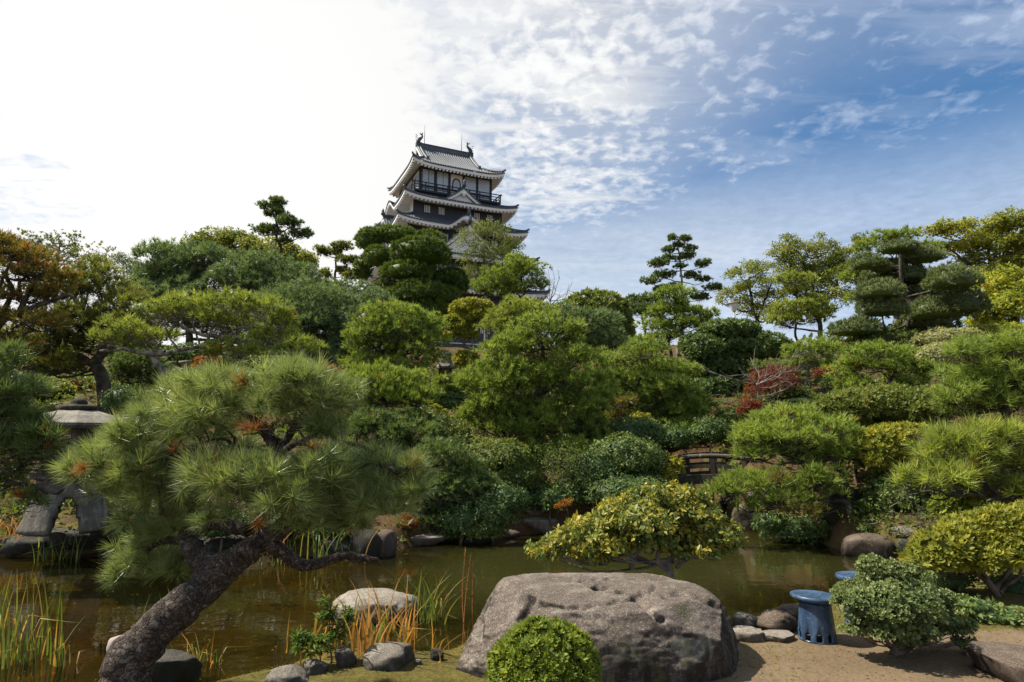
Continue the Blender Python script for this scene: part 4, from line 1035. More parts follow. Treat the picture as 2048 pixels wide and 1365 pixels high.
for a in ((500, 50, 'yellowing broadleaf tree spreading behind the big blue-green pine', [(440, 486, 55, 16), (400, 495, 36, 16), (480, 484, 46, 14), (530, 500, 50, 18), (575, 520, 38, 22), (600, 545, 32, 20), (450, 510, 55, 18), (520, 530, 50, 20), (610, 530, 25, 18), (385, 510, 26, 14)], [(505, 560), (500, 520), (495, 490)]),):
    plant('camphor_tree', a[2], 'tree', a[1], a[0], a[3], 8, 'leaf_camphor', 'leaf', 7, trunk=a[4], r=6)
plant('cloud_pine', 'tall slender cloud-pruned pine with flat pads, left of the castle', 'pine tree', 47, 560, [(559, 406, 21, 8), (537, 416, 20, 8), (551, 431, 25, 9), (582, 449, 29, 11), (537, 464, 34, 9), (599, 471, 26, 9), (570, 483, 16, 6), (555, 418, 12, 5)], 6, 'needles_dark', 'needle', 12, trunk=[(560, 560), (558, 490), (553, 452), (558, 425), (561, 408)], r=4.2, dead=0, fill=.3)
plant('cloud_pine', 'small cloud-pruned pine with five tufted pads beside the dark clipped cypress', 'pine tree', 45, 672, [(657, 507, 23, 9), (683, 495, 22, 8), (697, 523, 19, 10), (688, 545, 13, 8), (650, 552, 16, 10), (700, 556, 18, 10), (640, 500, 12, 6)], 6, 'needles_olive', 'needle', 11, trunk=[(671, 580), (672, 535), (675, 503)], r=3.6, dead=0, fill=.3)
plant('cypress_tree', 'dark green clipped cypress of big rounded clouds in front of the castle', 'cypress', 42, 778, [(738, 482, 25, 25, .3), (770, 462, 26, 10, 1.2), (796, 472, 38, 17, .6), (757, 515, 28, 22, -.6), (842, 507, 58, 27, -1.6), (858, 478, 30, 15, .8), (727, 540, 18, 28, 1.), (812, 545, 48, 19, -2.), (862, 560, 34, 26, .6), (908, 568, 28, 33, 1.2), (770, 585, 26, 24, .5), (835, 588, 56, 22, -2.2), (788, 612, 48, 22, -1.6), (852, 622, 42, 22, -2.4), (892, 604, 30, 30, 0.)], 8, 'cypress_green', 'pad', 15, trunk=[(776, 640), (785, 560), (800, 500)], r=7, clipped=True, dead=0, low=-.55, rough=.12)
plant('broadleaf_tree', 'sparse airy tree with yellow-green leaves standing right in front of the castle walls', 'tree', 58, 972, [(975, 455, 28, 9), (951, 472, 32, 13), (997, 470, 36, 14), (932, 494, 27, 14), (988, 511, 46, 16), (948, 520, 36, 14), (1021, 497, 26, 15), (1028, 524, 28, 14), (954, 552, 32, 16), (990, 545, 30, 15)], 7, 'leaf_shrub', 'leaf_sparse', 5.4, trunk=[(972, 590), (971, 548), (969, 501), (974, 470)], r=3.6, bark='grey', mid=.7)
plant(PN, 'open green pine standing just right of the dark clipped cypress, below the castle', 'pine tree', 37, 1028, [(1040, 533, 38, 14), (1003, 560, 44, 17), (1065, 549, 30, 15), (1073, 573, 27, 13), (972, 580, 28, 16), (1028, 577, 34, 13), (1000, 590, 36, 12)], 9, 'needles_bright', 'needle', 9, trunk=[(1028, 620), (1034, 600), (1049, 585), (1040, 550)], r=4)
bare_tree('bare_tree', 'small leafless grey tree between the castle pine and the rounded treetop', 1103, 36, [(1102, 625), (1100, 603)], [(1098, 548), (1085, 560), (1110, 560), (1138, 569), (1130, 590), (1120, 552)], 2.6, sprays=6)
plant('camphor_tree', 'yellow autumn camphor tree with gaps, left of the tall cloud-pruned pine on the mound', 'tree', 50, 1500, [(1490, 552, 35, 18), (1523, 543, 30, 15), (1466, 606, 33, 13), (1508, 578, 40, 16), (1531, 630, 40, 18), (1545, 602, 34, 20), (1478, 580, 28, 12), (1500, 618, 30, 14), (1450, 590, 18, 9)], 8, 'leaf_camphor', 'leaf_sparse', 6.5, trunk=[(1515, 660), (1505, 620), (1500, 580), (1498, 555)], r=4.5, cl=.28, limbs=[(3, [(1512, 650), (1530, 600), (1545, 560)])])
plant('camphor_tree', 'tallest yellow-green camphor tree in the middle right, with open leafy boughs', 'tree', 47, 1625, [(1581, 487, 23, 10), (1560, 511, 31, 14), (1606, 507, 42, 17), (1647, 503, 32, 14), (1639, 476, 10, 5), (1593, 535, 50, 18), (1668, 528, 42, 20), (1676, 564, 42, 25), (1618, 585, 50, 22), (1664, 606, 45, 22), (1690, 515, 26, 12), (1570, 560, 40, 16), (1700, 545, 25, 20), (1720, 490, 18, 14), (1640, 550, 40, 20), (1560, 640, 40, 18)], 8, 'leaf_camphor', 'leaf_sparse', 8, trunk=[(1640, 660), (1632, 610), (1620, 560), (1605, 515)], r=6, cl=.28, limbs=[(4, [(1635, 640), (1665, 590), (1680, 540)]), (3, [(1630, 620), (1590, 590), (1560, 560)])])
plant(PN, 'yellowish tiered pine standing in front of the tallest camphor tree', 'pine tree', 40, 1596, [(1589, 564, 46, 11), (1589, 619, 46, 14), (1631, 602, 28, 11), (1573, 645, 36, 16), (1627, 637, 31, 16), (1600, 585, 24, 9), (1655, 620, 20, 10)], 8, 'needles_yellow', 'needle', 9, trunk=[(1595, 690), (1594, 640), (1592, 570)], r=3.5, dead=0)
plant('camphor_tree', 'golden camphor tree rising highest at the far right behind the cloud-pruned pine', 'tree', 46, 1990, [(1871, 466, 26, 10), (1904, 462, 40, 13), (1966, 462, 60, 20), (2020, 456, 48, 22), (1937, 495, 50, 17), (1987, 503, 50, 20), (2032, 502, 40, 25), (2007, 536, 45, 18), (1945, 528, 38, 14), (2060, 480, 40, 30), (1960, 560, 40, 20), (1890, 500, 24, 9), (2070, 540, 50, 40)], 9, 'leaf_camphor', 'leaf', 6.5, trunk=[(2000, 650), (1995, 590), (1985, 530), (1975, 480)], r=6, mid=.62, limbs=[(3.6, [(1995, 600), (1950, 540), (1890, 490)]), (3, [(1990, 580), (2030, 530), (2040, 480)])])
plant('broadleaf_tree', 'pale yellow-green tree with drooping long leaves at the right edge of the garden', 'tree', 34, 2020, [(2020, 566, 48, 24), (2000, 592, 50, 24), (2032, 618, 44, 30), (2008, 634, 54, 24), (1966, 634, 30, 24), (2070, 590, 50, 40), (1985, 655, 40, 18)], 10, 'leaf_yellow_green', 'leaf_long', 8, trunk=[(2030, 680), (2025, 620), (2020, 580)], r=5)
plant(PN, 'tall thin dark pine with sparse tufted tiers standing alone against the blue sky', 'pine tree', 46, 1345, [(1343, 478, 10, 6), (1369, 482, 12, 7), (1341, 502, 15, 6), (1380, 500, 14, 7), (1316, 530, 20, 8), (1337, 519, 16, 6), (1376, 515, 17, 7), (1299, 565, 19, 6), (1328, 553, 25, 7), (1404, 530, 18, 7), (1383, 553, 21, 6), (1408, 561, 15, 5), (1426, 578, 20, 6), (1400, 597, 20, 7), (1346, 576, 14, 7), (1356, 492, 10, 5), (1360, 535, 14, 5), (1320, 580, 16, 6)], 5.5, 'needles_dark', 'needle', 13, trunk=[(1366, 640), (1364, 600), (1363, 572), (1361, 523), (1353, 487)], r=3.8, bark='grey', dead=0, fill=.3, cl=.45)
plant(PN, 'low dark spreading pine to the left of the tall thin pine, against the sky', 'pine tree', 44, 1285, [(1262, 607, 25, 10), (1303, 602, 25, 10), (1283, 624, 30, 12), (1258, 625, 14, 8), (1310, 630, 24, 12)], 6, 'needles_dark', 'needle', 11, trunk=[(1287, 670), (1285, 630)], r=3., dead=0, cl=.45)
def street_lamp():
    b = ground_at(1477, 44); r = thing('street_lamp', 'single pole lamp with a white cone shade beyond the clipped camellias', 'lamp', b)
    top = P(1477, 607, 44)[2]-b[2]; m = MB(); m.tube([(0, 0, -.1), (0, 0, top-.55)], [.09, .06], 8); m.build('pole', MP['lamp_pole'], r)
    m = MB(); m.lathe([(.10, top-.62), (.14, top-.55), (.34, top-.12), (.36, top-.06)], 14); m.build('lamp_shade', MP['lamp_white'], r)
    m = MB(); m.lathe([(.40, top-.06), (.42, top-.01), (.25, top+.07), (.03, top+.13)], 14); m.build('lamp_cap', MP['lamp_brown'], r)
street_lamp()

# --- upper garden
plant('broadleaf_tree', 'round-headed yellow-green tree, smooth dome against the sky right of the castle', 'tree', 33, 1190, [(1190, 640, 72, 54), (1225, 665, 40, 40), (1150, 640, 40, 35)], 9, 'leaf_shrub', 'rosette', 12, trunk=[(1190, 720), (1190, 660)], r=5, clipped=True, low=-.5, mid=.62, dead=0, rough=.12)
plant(PN, 'dark blue-green pine tucked under the round-headed tree', 'pine tree', 25, 1190, [(1122, 628, 38, 15), (1180, 655, 58, 22), (1222, 690, 48, 22), (1150, 640, 40, 15), (1180, 690, 50, 18)], 11, 'needles_blue', 'needle', 9, trunk=[(1190, 740), (1185, 690)], r=5)
plant(PN, 'far soft blue-green pine at the left foot of the dark clipped cypress', 'pine tree', 33, 710, [(660, 580, 36, 16), (700, 592, 60, 22), (735, 612, 50, 22), (680, 615, 50, 22), (640, 575, 24, 10)], 9, 'needles_blue', 'needle_soft', 9, trunk=[(705, 680), (700, 620)], r=5)
plant(PN, 'broad blue-green pine with the highest dome of the left pines', 'pine tree', 26, 370, [(344, 520, 62, 24), (410, 520, 62, 22), (344, 560, 75, 30), (413, 573, 72, 26), (310, 582, 45, 28), (370, 545, 70, 25), (295, 560, 30, 20), (320, 500, 12, 9), (380, 600, 70, 22), (330, 605, 50, 20), (400, 640, 70, 26), (320, 650, 50, 26), (440, 665, 60, 22)], 15, 'needles_blue', 'needle_soft', 9, trunk=[(375, 680), (370, 620), (365, 560)], r=9)
plant(PN, 'second blue-green pine with a rounded shoulder, right of the highest dome', 'pine tree', 25, 520, [(516, 536, 75, 24), (552, 560, 76, 30), (482, 560, 60, 26), (590, 590, 60, 30), (520, 585, 75, 25), (560, 610, 60, 25), (500, 640, 70, 28), (570, 660, 60, 26), (520, 700, 60, 22)], 15, 'needles_blue', 'needle_soft', 9, trunk=[(530, 690), (525, 620), (520, 570)], r=8)
plant(PN, 'blue-green pine that slopes down to the right with dark limbs showing at its foot', 'pine tree', 22, 660, [(600, 605, 75, 26), (650, 608, 60, 25), (672, 640, 70, 32), (605, 645, 62, 30), (640, 678, 75, 30), (700, 673, 42, 32), (560, 660, 40, 25), (690, 700, 40, 18), (600, 690, 50, 20), (640, 720, 60, 20), (580, 725, 50, 20), (700, 725, 36, 18)], 17, 'needles_blue', 'needle_soft', 9, trunk=[(661, 728), (665, 700), (655, 650)], r=7, mid=.4)
plant(PN, 'green pine with a yellowish flat top between the blue-green pine and the stone lantern', 'pine tree', 19, 755, [(783, 634, 80, 18), (846, 657, 44, 22), (750, 656, 55, 22), (838, 687, 55, 27), (760, 700, 60, 26), (826, 720, 62, 24), (790, 670, 50, 20), (735, 680, 40, 20), (800, 742, 56, 16), (735, 732, 40, 18)], 15, 'needles_bright', 'needle', 9, trunk=[(752, 740), (752, 715), (770, 670)], r=6, dead=.01, mid=.4)
plant('clipped_tree', 'small clipped tree with yellowish cushions and a pale straight trunk', 'tree', 24, 945, [(945, 616, 42, 15), (920, 650, 32, 13), (905, 640, 18, 8), (928, 668, 28, 10), (966, 632, 26, 12), (933, 722, 24, 18), (900, 668, 14, 7)], 8, 'azalea_yellow', 'rosette', 11, trunk=[(945, 755), (946, 694), (943, 640)], r=3.6, bark='grey', clipped=True, low=-.6, mid=.42, dead=0, limbs=[(2.2, [(945, 700), (925, 685), (895, 680)])])
plant(PN, 'bright yellow-green pine top showing behind the big central pine', 'pine tree', 20, 1040, [(1038, 624, 60, 17), (996, 656, 46, 18), (1078, 632, 42, 14), (1010, 640, 40, 16), (1050, 650, 50, 18)], 12, 'needles_yellow', 'needle', 9, trunk=[(1035, 720), (1035, 660)], r=5)
plant(PN, 'light green tiered pine in front of the tall thin dark pine', 'pine tree', 28, 1343, [(1349, 594, 40, 13), (1324, 627, 36, 14), (1378, 626, 30, 12), (1409, 631, 29, 12), (1308, 659, 40, 14), (1366, 652, 36, 14), (1400, 650, 26, 10), (1303, 688, 36, 14), (1345, 610, 30, 10), (1340, 675, 30, 10)], 10, 'needles_bright', 'needle', 9, trunk=[(1343, 718), (1339, 688), (1353, 639), (1350, 600)], r=4, dead=0)
plant('clipped_camellia', 'dark green clipped camellia of round heads on bent dark limbs', 'tree', 20, 1470, [(1457, 660, 60, 17), (1467, 686, 34, 22), (1527, 694, 52, 27), (1407, 698, 36, 25), (1432, 731, 53, 33), (1465, 730, 26, 28), (1432, 782, 50, 24), (1407, 806, 42, 22), (1380, 690, 20, 18), (1480, 780, 40, 24)], 8, 'leaf_dark', 'rosette', 12, trunk=[(1475, 810), (1480, 770), (1490, 744), (1470, 700)], r=5, clipped=True, low=-.7, dead=0, mid=.6, rough=.12, limbs=[(3.2, [(1480, 765), (1505, 742), (1540, 735)])])
plant('cloud_pine', 'large cloud-pruned pine of dense grey-green dome pads on the right-hand mound', 'pine tree', 27, 1821, [(1796, 495, 39, 11, 0.54), (1842, 511, 46, 14, 0.84), (1736, 524, 33, 16, 0.67), (1776, 533, 29, 15, 0.9), (1815, 551, 39, 13, 0.93), (1904, 556, 46, 22, -2.03), (1757, 581, 44, 17, -2.09), (1835, 589, 31, 15, 1.14), (1928, 605, 40, 21, -1.84), (1764, 614, 44, 18, -1.87), (1872, 618, 55, 21, -1.1), (1713, 655, 49, 16, -1.63), (1746, 687, 46, 15, -1.26), (1800, 613, 31, 16, 0.78), (1880, 583, 37, 18, 0.94), (1830, 643, 37, 18, 0.45), (1800, 548, 56, 26, 1.8), (1856, 566, 60, 28, 2.0), (1800, 604, 60, 26, 1.8), (1852, 644, 62, 22, 1.6), (1760, 548, 40, 20, 1.8)], 8, 'pad_grey_green', 'pad', 15, trunk=[(1822, 690), (1817, 640), (1809, 564), (1800, 510)], r=8, clipped='dome', dead=.003, rough=.12)
plant(PN, 'bright green pine tip poking up just behind the top of the large cloud-pruned pine', 'pine tree', 32, 1790, [(1765, 482, 34, 14), (1805, 476, 36, 12), (1730, 500, 24, 12), (1720, 560, 30, 30), (1730, 605, 30, 20), (1860, 500, 24, 12)], 10, 'needles_bright', 'needle', 9, trunk=[(1795, 640), (1790, 520)], r=5, dead=0)
for px, py, rx, ry, d, lab, mt in ((1896, 682, 70, 22, 24, 'pale grey-leaved hedge behind the garden, right of the stone lantern shaft', 'leaf_pale'), (1886, 715, 52, 26, 22, 'pale leafy bush below the pale hedge, left of the bright right-hand pine', 'leaf_pale'), (1990, 668, 70, 16, 27, 'yellow-green low bush behind the bright pine at the far right', 'leaf_yellow_green')):
    shrub('shrub', lab, 'shrub', d, [(px, py, rx, ry)], 8, mt, 'leaf', 10, rough=.15)
plant('maple_tree', 'red-leaved maple glowing behind the bare branches', 'maple', 17.4, 1540, [(1560, 748, 30, 14), (1530, 776, 36, 18), (1552, 768, 42, 14), (1527, 752, 22, 12), (1520, 790, 30, 16), (1575, 775, 24, 12), (1500, 815, 14, 10)], 6, 'maple_red', 'leaf_sparse', 4.5, trunk=[(1540, 820), (1542, 790)], r=2.6)
plant('maple_tree', 'small red maple sprig under the tufted pine right of the bare tree', 'maple', 17.2, 1655, [(1655, 747, 22, 7), (1640, 752, 14, 6)], 7, 'maple_red', 'leaf_sparse', 9, trunk=[(1655, 800), (1655, 765)], r=2)
plant(PN, 'small bright pine of two tiers, left of the pine above the azalea mound', 'pine tree', 18.5, 1622, [(1622, 703, 46, 15), (1655, 706, 26, 12), (1606, 731, 36, 12), (1642, 735, 36, 12), (1590, 720, 20, 12)], 12, 'needles_bright', 'needle', 9, trunk=[(1610, 810), (1612, 770), (1620, 715)], r=4, bark='grey')
shrub('clipped_bush', 'dark clipped dome bush under the two-tiered pine beside the bare tree', 'bush', 18, [(1573, 790, 36, 20)], 7, 'leaf_shrub', 'rosette', 12, mid=.3)
shrub('clipped_bush', 'low dark clipped bush right of the dome bush, behind the azalea mound', 'bush', 17, [(1602, 816, 44, 14)], 7, 'leaf_dark', 'rosette', 12)
shrub('clipped_bush', 'dark hedge-like bush in the gap right of the dome bush', 'bush', 19.5, [(1660, 790, 45, 28)], 8, 'leaf_dark', 'rosette', 11)
bare_tree('bare_tree', 'leafless pale-twigged young tree with a few hanging red leaves', 1519, 14.2, [(1520, 830), (1518, 800), (1512, 770)], [(1457, 752), (1478, 735), (1440, 790), (1569, 720), (1580, 745), (1593, 765), (1500, 715), (1545, 790), (1560, 800), (1470, 800), (1535, 730), (1425, 745), (1610, 742), (1590, 705)], 2.2, 'grey', ('maple_orange', 14, 6, 'leaf_sparse', 8), sprays=9)
plant('maple_tree', 'coral-red leaves of a young maple hanging at the foot of the bare tree', 'maple', 14.0, 1500, [(1486, 823, 10, 10), (1506, 826, 12, 12), (1490, 802, 8, 5), (1520, 815, 8, 8), (1570, 827, 18, 5)], 8, 'maple_red', 'leaf_long', 4, trunk=[(1504, 850), (1503, 835)], r=1.4, twigs=1, mid=.9)
plant(PN, 'pine with yellow-green tiers standing over the azalea mound on the right', 'pine tree', 15.5, 1784, [(1738, 711, 56, 16), (1792, 714, 46, 16), (1705, 731, 36, 15), (1822, 739, 40, 14), (1689, 748, 32, 14), (1760, 735, 50, 14), (1712, 775, 40, 14), (1846, 744, 26, 12), (1700, 795, 30, 12), (1810, 765, 40, 14)], 14, 'needles_bright', 'needle', 9, trunk=[(1785, 821), (1771, 792), (1780, 765), (1792, 740)], r=6, dead=.015)
shrub('azalea_bush', 'broad olive azalea mound under the tiered pine on the right', 'azalea', 14.2, [(1738, 812, 80, 36), (1821, 822, 70, 34), (1680, 828, 46, 34), (1780, 800, 60, 26)], 8, 'leaf_shrub', 'rosette', 12, mid=.72, rough=.15)
plant(PN, 'light pine of drooping soft needles at the right edge above the yellow pine', 'pine tree', 11.8, 2007, [(1987, 698, 76, 22), (2030, 706, 50, 26), (1937, 711, 36, 18), (2007, 740, 70, 26), (1930, 764, 45, 26), (1987, 772, 62, 30), (1906, 797, 44, 22), (1966, 806, 60, 25), (1926, 822, 48, 18), (2032, 806, 45, 26), (2070, 760, 60, 40)], 24, 'needles_bright', 'needle_soft', 9, trunk=[(2008, 860), (2007, 821), (2010, 760), (2015, 720)], r=9)

# --- lanterns on the slope
def kasuga_lantern(label, px, d, top_py, roof_py, box_py, shaft_py, w):
    b = ground_at(px, d); r = thing('stone_lantern', label, 'stone lantern', b); z = lambda py: P(px, py, d)[2]-b[2]; R = M(w, d); mt = MR['lantern']
    m = MB(); m.lathe([(.62*R, z(roof_py)), (.5*R, z(roof_py)+.12*R), (.55*R, z(roof_py)+.3*R), (.42*R, z(roof_py)+.55*R), (.30*R, z(roof_py)+.62*R), (.34*R, z(roof_py)+.8*R), (.1*R, z(top_py)-.08*R), (.01, z(top_py))], 12); m.build('finial', mt, r)
    t = z(roof_py)-z(box_py)
    m = MB(); m.lathe([(1.05*R, z(box_py)-.02), (1.08*R, z(box_py)+.12*t), (.8*R, z(box_py)+.4*t), (.55*R, z(roof_py)), (.45*R, z(roof_py)+.03)], 6, smooth=False)
    for k in range(6):
        a = math.pi/3*k; m.lathe([(.10*R, 0), (.13*R, .12*R), (.02, .28*R)], 5, (1.02*R*math.cos(a), 1.02*R*math.sin(a), z(box_py)+.08*t))
    m.build('roof', mt, r)
    zb, zs = z(box_py), z(shaft_py); h = zb-zs
    m = MB()
    for k in range(6): a = math.pi/3*k; m.box((.60*R*math.cos(a), .60*R*math.sin(a), zs+h*.5), (.10*R, .10*R, h*.5), a)
    m.lathe([(.64*R, zs), (.64*R, zs+.2*h)], 6); m.lathe([(.64*R, zb-.18*h), (.64*R, zb)], 6); m.build('firebox', mt, r)
    m = MB(); m.lathe([(.28*R, zs-.62*R), (.85*R, zs-.28*R), (.9*R, zs-.05*R), (.7*R, zs+.01)], 6, smooth=False); m.build('platform', mt, r)
    m = MB(); q = zs-.6*R; m.lathe([(.8*R, -.1), (.8*R, .12*R), (.62*R, .3*R), (.36*R, .42*R), (.32*R, q*.48), (.37*R, q*.5), (.37*R, q*.56), (.32*R, q*.58), (.30*R, q+.01)], 16); m.build('shaft', mt, r)
kasuga_lantern('slender stone lantern with a tall finial half hidden among clipped bushes on the slope', 890, 21.5, 699, 716, 737, 756, 19)
kasuga_lantern('stone lantern whose pale round shaft shows under the large cloud-pruned pine', 1796, 27.6, 560, 585, 604, 622, 17)

# --- slope in the middle
shrub('clipped_bush', 'flat clipped green bush right below the slender stone lantern', 'bush', 20.5, [(908, 764, 38, 12)], 7, 'azalea_green', 'rosette', 13)
shrub('clipped_bush', 'second flat clipped bush, under the one below the slender lantern', 'bush', 20., [(905, 787, 40, 16)], 7, 'azalea_green', 'rosette', 13, mid=.25)
shrub('clipped_bush', 'dark rounded bush below the two flat clipped bushes on the slope', 'bush', 18.5, [(901, 818, 40, 26)], 8, 'leaf_dark', 'rosette', 12)
shrub('shrub', 'yellow-green little bush right of the candle-tipped pine', 'shrub', 15, [(868, 833, 22, 20)], 8, 'azalea_yellow', 'leaf', 10, mid=.3)
plant(PN, 'big central pine, bright on top and shaggy below, in the middle of the garden', 'pine tree', 14.5, 1087, [(1084, 660, 60, 23), (1133, 680, 42, 26), (1038, 686, 50, 22), (1078, 700, 75, 24), (1000, 711, 42, 20), (1000, 742, 50, 20), (954, 780, 33, 30), (1019, 780, 60, 26), (1076, 772, 62, 28), (1133, 765, 52, 26), (1190, 784, 36, 34), (981, 810, 40, 20), (1038, 818, 60, 25), (1095, 841, 55, 34), (1171, 826, 50, 40), (1152, 864, 58, 28), (1076, 872, 40, 24), (1144, 904, 44, 22), (1150, 720, 46, 22), (1060, 740, 60, 20), (960, 842, 40, 24), (1012, 862, 52, 26), (1192, 880, 44, 30), (1104, 905, 50, 24), (1060, 905, 44, 22), (1180, 915, 40, 22), (1020, 835, 50, 20)], 18, 'needles_bright', 'needle', 11, trunk=[(1087, 925), (1078, 860), (1070, 800), (1085, 740), (1085, 690)], r=9, mid=.42)
plant(PN, 'spreading pine of layered tiers right of the big central pine', 'pine tree', 17, 1300, [(1283, 711, 52, 20), (1225, 732, 46, 22), (1324, 740, 50, 22), (1358, 757, 36, 25), (1262, 765, 56, 20), (1332, 781, 46, 20), (1225, 775, 36, 20), (1358, 827, 48, 22), (1324, 844, 46, 24), (1388, 856, 42, 28), (1366, 884, 60, 20), (1290, 880, 40, 18), (1380, 790, 30, 18), (1262, 800, 56, 22), (1255, 850, 46, 20), (1312, 812, 50, 22), (1420, 880, 34, 24), (1340, 868, 60, 22), (1400, 825, 34, 20), (1243, 809, 26, 9, -.8, 'needles_rusty'), (1232, 838, 18, 14, -.8, 'needles_rusty'), (1215, 815, 12, 9, -.8, 'needles_rusty')], 16, 'needles_bright', 'needle', 9, trunk=[(1310, 880), (1290, 830), (1270, 790), (1290, 740)], r=6, limbs=[(5, [(1215, 815), (1240, 832), (1275, 826), (1300, 830)])], mid=.38)
shrub('azalea_bush', 'small golden azalea tucked below the rusty sprays of the spreading pine', 'azalea', 15.8, [(1278, 845, 24, 15)], 8, 'azalea_yellow', 'leaf', 10, mid=.75)
plant(PN, 'upright pine with crowded bright candles, left of the central pine', 'pine tree', 13.6, 783, [(752, 762, 72, 20), (811, 772, 46, 22), (697, 772, 36, 20), (771, 795, 76, 22), (836, 802, 40, 22), (733, 818, 52, 16), (690, 795, 30, 18)], 15, 'needles_bright', 'needle_candle', 13, trunk=[(782, 850), (783, 824), (770, 800)], r=7, twigs=6)
plant(PN, 'low dark-green pine in flat layers just under the candle-tipped pine', 'pine tree', 12.8, 790, [(813, 848, 70, 18), (752, 845, 46, 18), (766, 871, 60, 20), (838, 871, 45, 18), (720, 862, 34, 20), (790, 895, 60, 18)], 15, 'needles_dark', 'needle', 10, trunk=[(790, 930), (790, 870)], r=6, mid=.6, dead=.01)
plant(PN, 'dark pine leaning out over the pond below the slope', 'pine tree', 11.7, 850, [(886, 916, 56, 24), (848, 936, 50, 28), (924, 947, 46, 24), (943, 980, 44, 22), (897, 986, 60, 30), (872, 1020, 38, 25), (820, 960, 40, 30), (965, 968, 26, 12), (860, 1050, 34, 14)], 16, 'needles_dark', 'needle', 10, trunk=[(850, 1050), (850, 1000), (870, 950)], r=8, mid=.6)
plant('maple_tree', 'orange-red maple sprig left of the candle-tipped pine, by the near pine', 'maple', 14.4, 712, [(708, 822, 14, 22), (700, 798, 12, 10), (722, 800, 10, 8)], 8, 'maple_orange', 'leaf_sparse', 9, trunk=[(712, 870), (710, 835)], r=2, mid=.3)
shrub('shrub', 'yellow-green bush on the slope left of the central pine', 'shrub', 13.5, [(905, 877, 38, 32), (880, 860, 24, 16)], 9, 'leaf_shrub', 'leaf', 10, mid=.75, rough=.2)
shrub('shrub', 'olive bush in the middle of the slope above the pond', 'shrub', 13, [(1000, 917, 56, 32), (960, 900, 30, 22)], 9, 'leaf_shrub', 'leaf', 10, mid=.6, rough=.2)
shrub('shrub', 'brownish-olive low bush just above the far waterline, under the central pine', 'shrub', 12.6, [(1030, 956, 52, 30), (985, 960, 30, 22)], 9, 'leaf_shrub', 'leaf', 9, mid=.45, rough=.2)
bare_tree('twiggy_shrub', 'grey twiggy shrub nearly bare, under the right side of the central pine', 1126, 12.9, [(1126, 985), (1125, 960)], [(1100, 920), (1120, 905), (1140, 915), (1160, 925), (1095, 950), (1165, 950)], 2., 'grey', ('leaf_shrub', 500, 8, 'leaf_sparse', 16), sprays=9)
shrub('shrub', 'dark evergreen bush right of the grey twiggy shrub by the pond', 'shrub', 12.9, [(1186, 952, 46, 44), (1150, 985, 40, 30)], 9, 'leaf_dark', 'leaf', 9, rough=.2)
shrub('shrub', 'glossy round evergreen bush left of the arched bridge', 'shrub', 13.4, [(1249, 916, 70, 42), (1290, 950, 40, 40)], 9, 'leaf_dark', 'leaf', 10, mid=.8, rough=.15)
shrub('shrub', 'dark bush higher up behind the glossy round bush', 'shrub', 15, [(1265, 868, 62, 28)], 9, 'leaf_dark', 'leaf', 10, mid=.5, rough=.15)
shrub('shrub', 'dark bush at the waterline behind the yellow-leaved camellia', 'shrub', 12.5, [(1250, 985, 90, 34)], 9, 'leaf_dark', 'leaf', 9, mid=.4, rough=.2)
shrub('shrub', 'shady bush over the far water edge left of the flat bank rocks', 'shrub', 11.7, [(985, 1025, 46, 34), (1010, 1000, 40, 28)], 9, 'leaf_dark', 'leaf', 9, mid=.5, rough=.2)
shrub('shrub', 'dark bush hanging to the water under the leaning pine', 'shrub', 11.5, [(925, 1040, 46, 30), (900, 1060, 30, 18)], 9, 'leaf_dark', 'leaf', 9, mid=.35, rough=.2)
plant('maple_tree', 'tiny orange maple seedling above the pale waterline rock', 'maple', 11.2, 813, [(813, 1048, 16, 9), (822, 1052, 10, 8)], 8, 'maple_orange', 'leaf_long', 8, trunk=[(813, 1070), (813, 1055)], r=1.5, mid=.2, base_z=.0)
plant('maple_tree', 'reddish fern-like maple seedling beside the flat bank rocks', 'maple', 11.9, 1135, [(1133, 1008, 14, 6), (1120, 1016, 9, 5)], 7, 'maple_orange', 'leaf_sparse', 4, trunk=[(1135, 1035), (1134, 1018)], r=1.5, mid=.8)
plant('climbing_plant', 'yellowing leafy vine hanging at the left end of the arched bridge', 'vine', 13.2, 1348, [(1350, 935, 8, 20), (1344, 955, 8, 14), (1356, 945, 6, 14)], 12, 'azalea_yellow', 'leaf_long', 5, trunk=[(1350, 975), (1349, 935)], r=1.5, twigs=0)

# --- left side, middle distance
plant(PN, 'rusty-brown old pine with a web of dark bent branches at the upper left edge', 'pine tree', 12, -40, [(7, 490, 42, 14), (22, 510, 56, 24), (55, 522, 50, 24), (88, 552, 40, 20), (128, 562, 24, 20), (36, 548, 40, 20), (-40, 520, 60, 30), (100, 590, 36, 18), (30, 645, 40, 18), (-30, 600, 50, 30), (60, 600, 40, 14), (70, 650, 50, 20), (20, 690, 50, 22)], 20, 'needles_rusty', 'needle', 8, trunk=[(-40, 760), (-30, 690), (0, 640), (40, 625), (62, 590), (72, 560)], r=11, dead=.06, twigs=6,
      limbs=[(6, [(-10, 660), (20, 590), (12, 550), (22, 530)]), (6, [(20, 632), (75, 610), (110, 600), (140, 590)]), (5, [(40, 600), (36, 570), (60, 548)]), (4, [(62, 590), (90, 575), (110, 570)]), (5, [(-20, 620), (-5, 580), (10, 545)])])
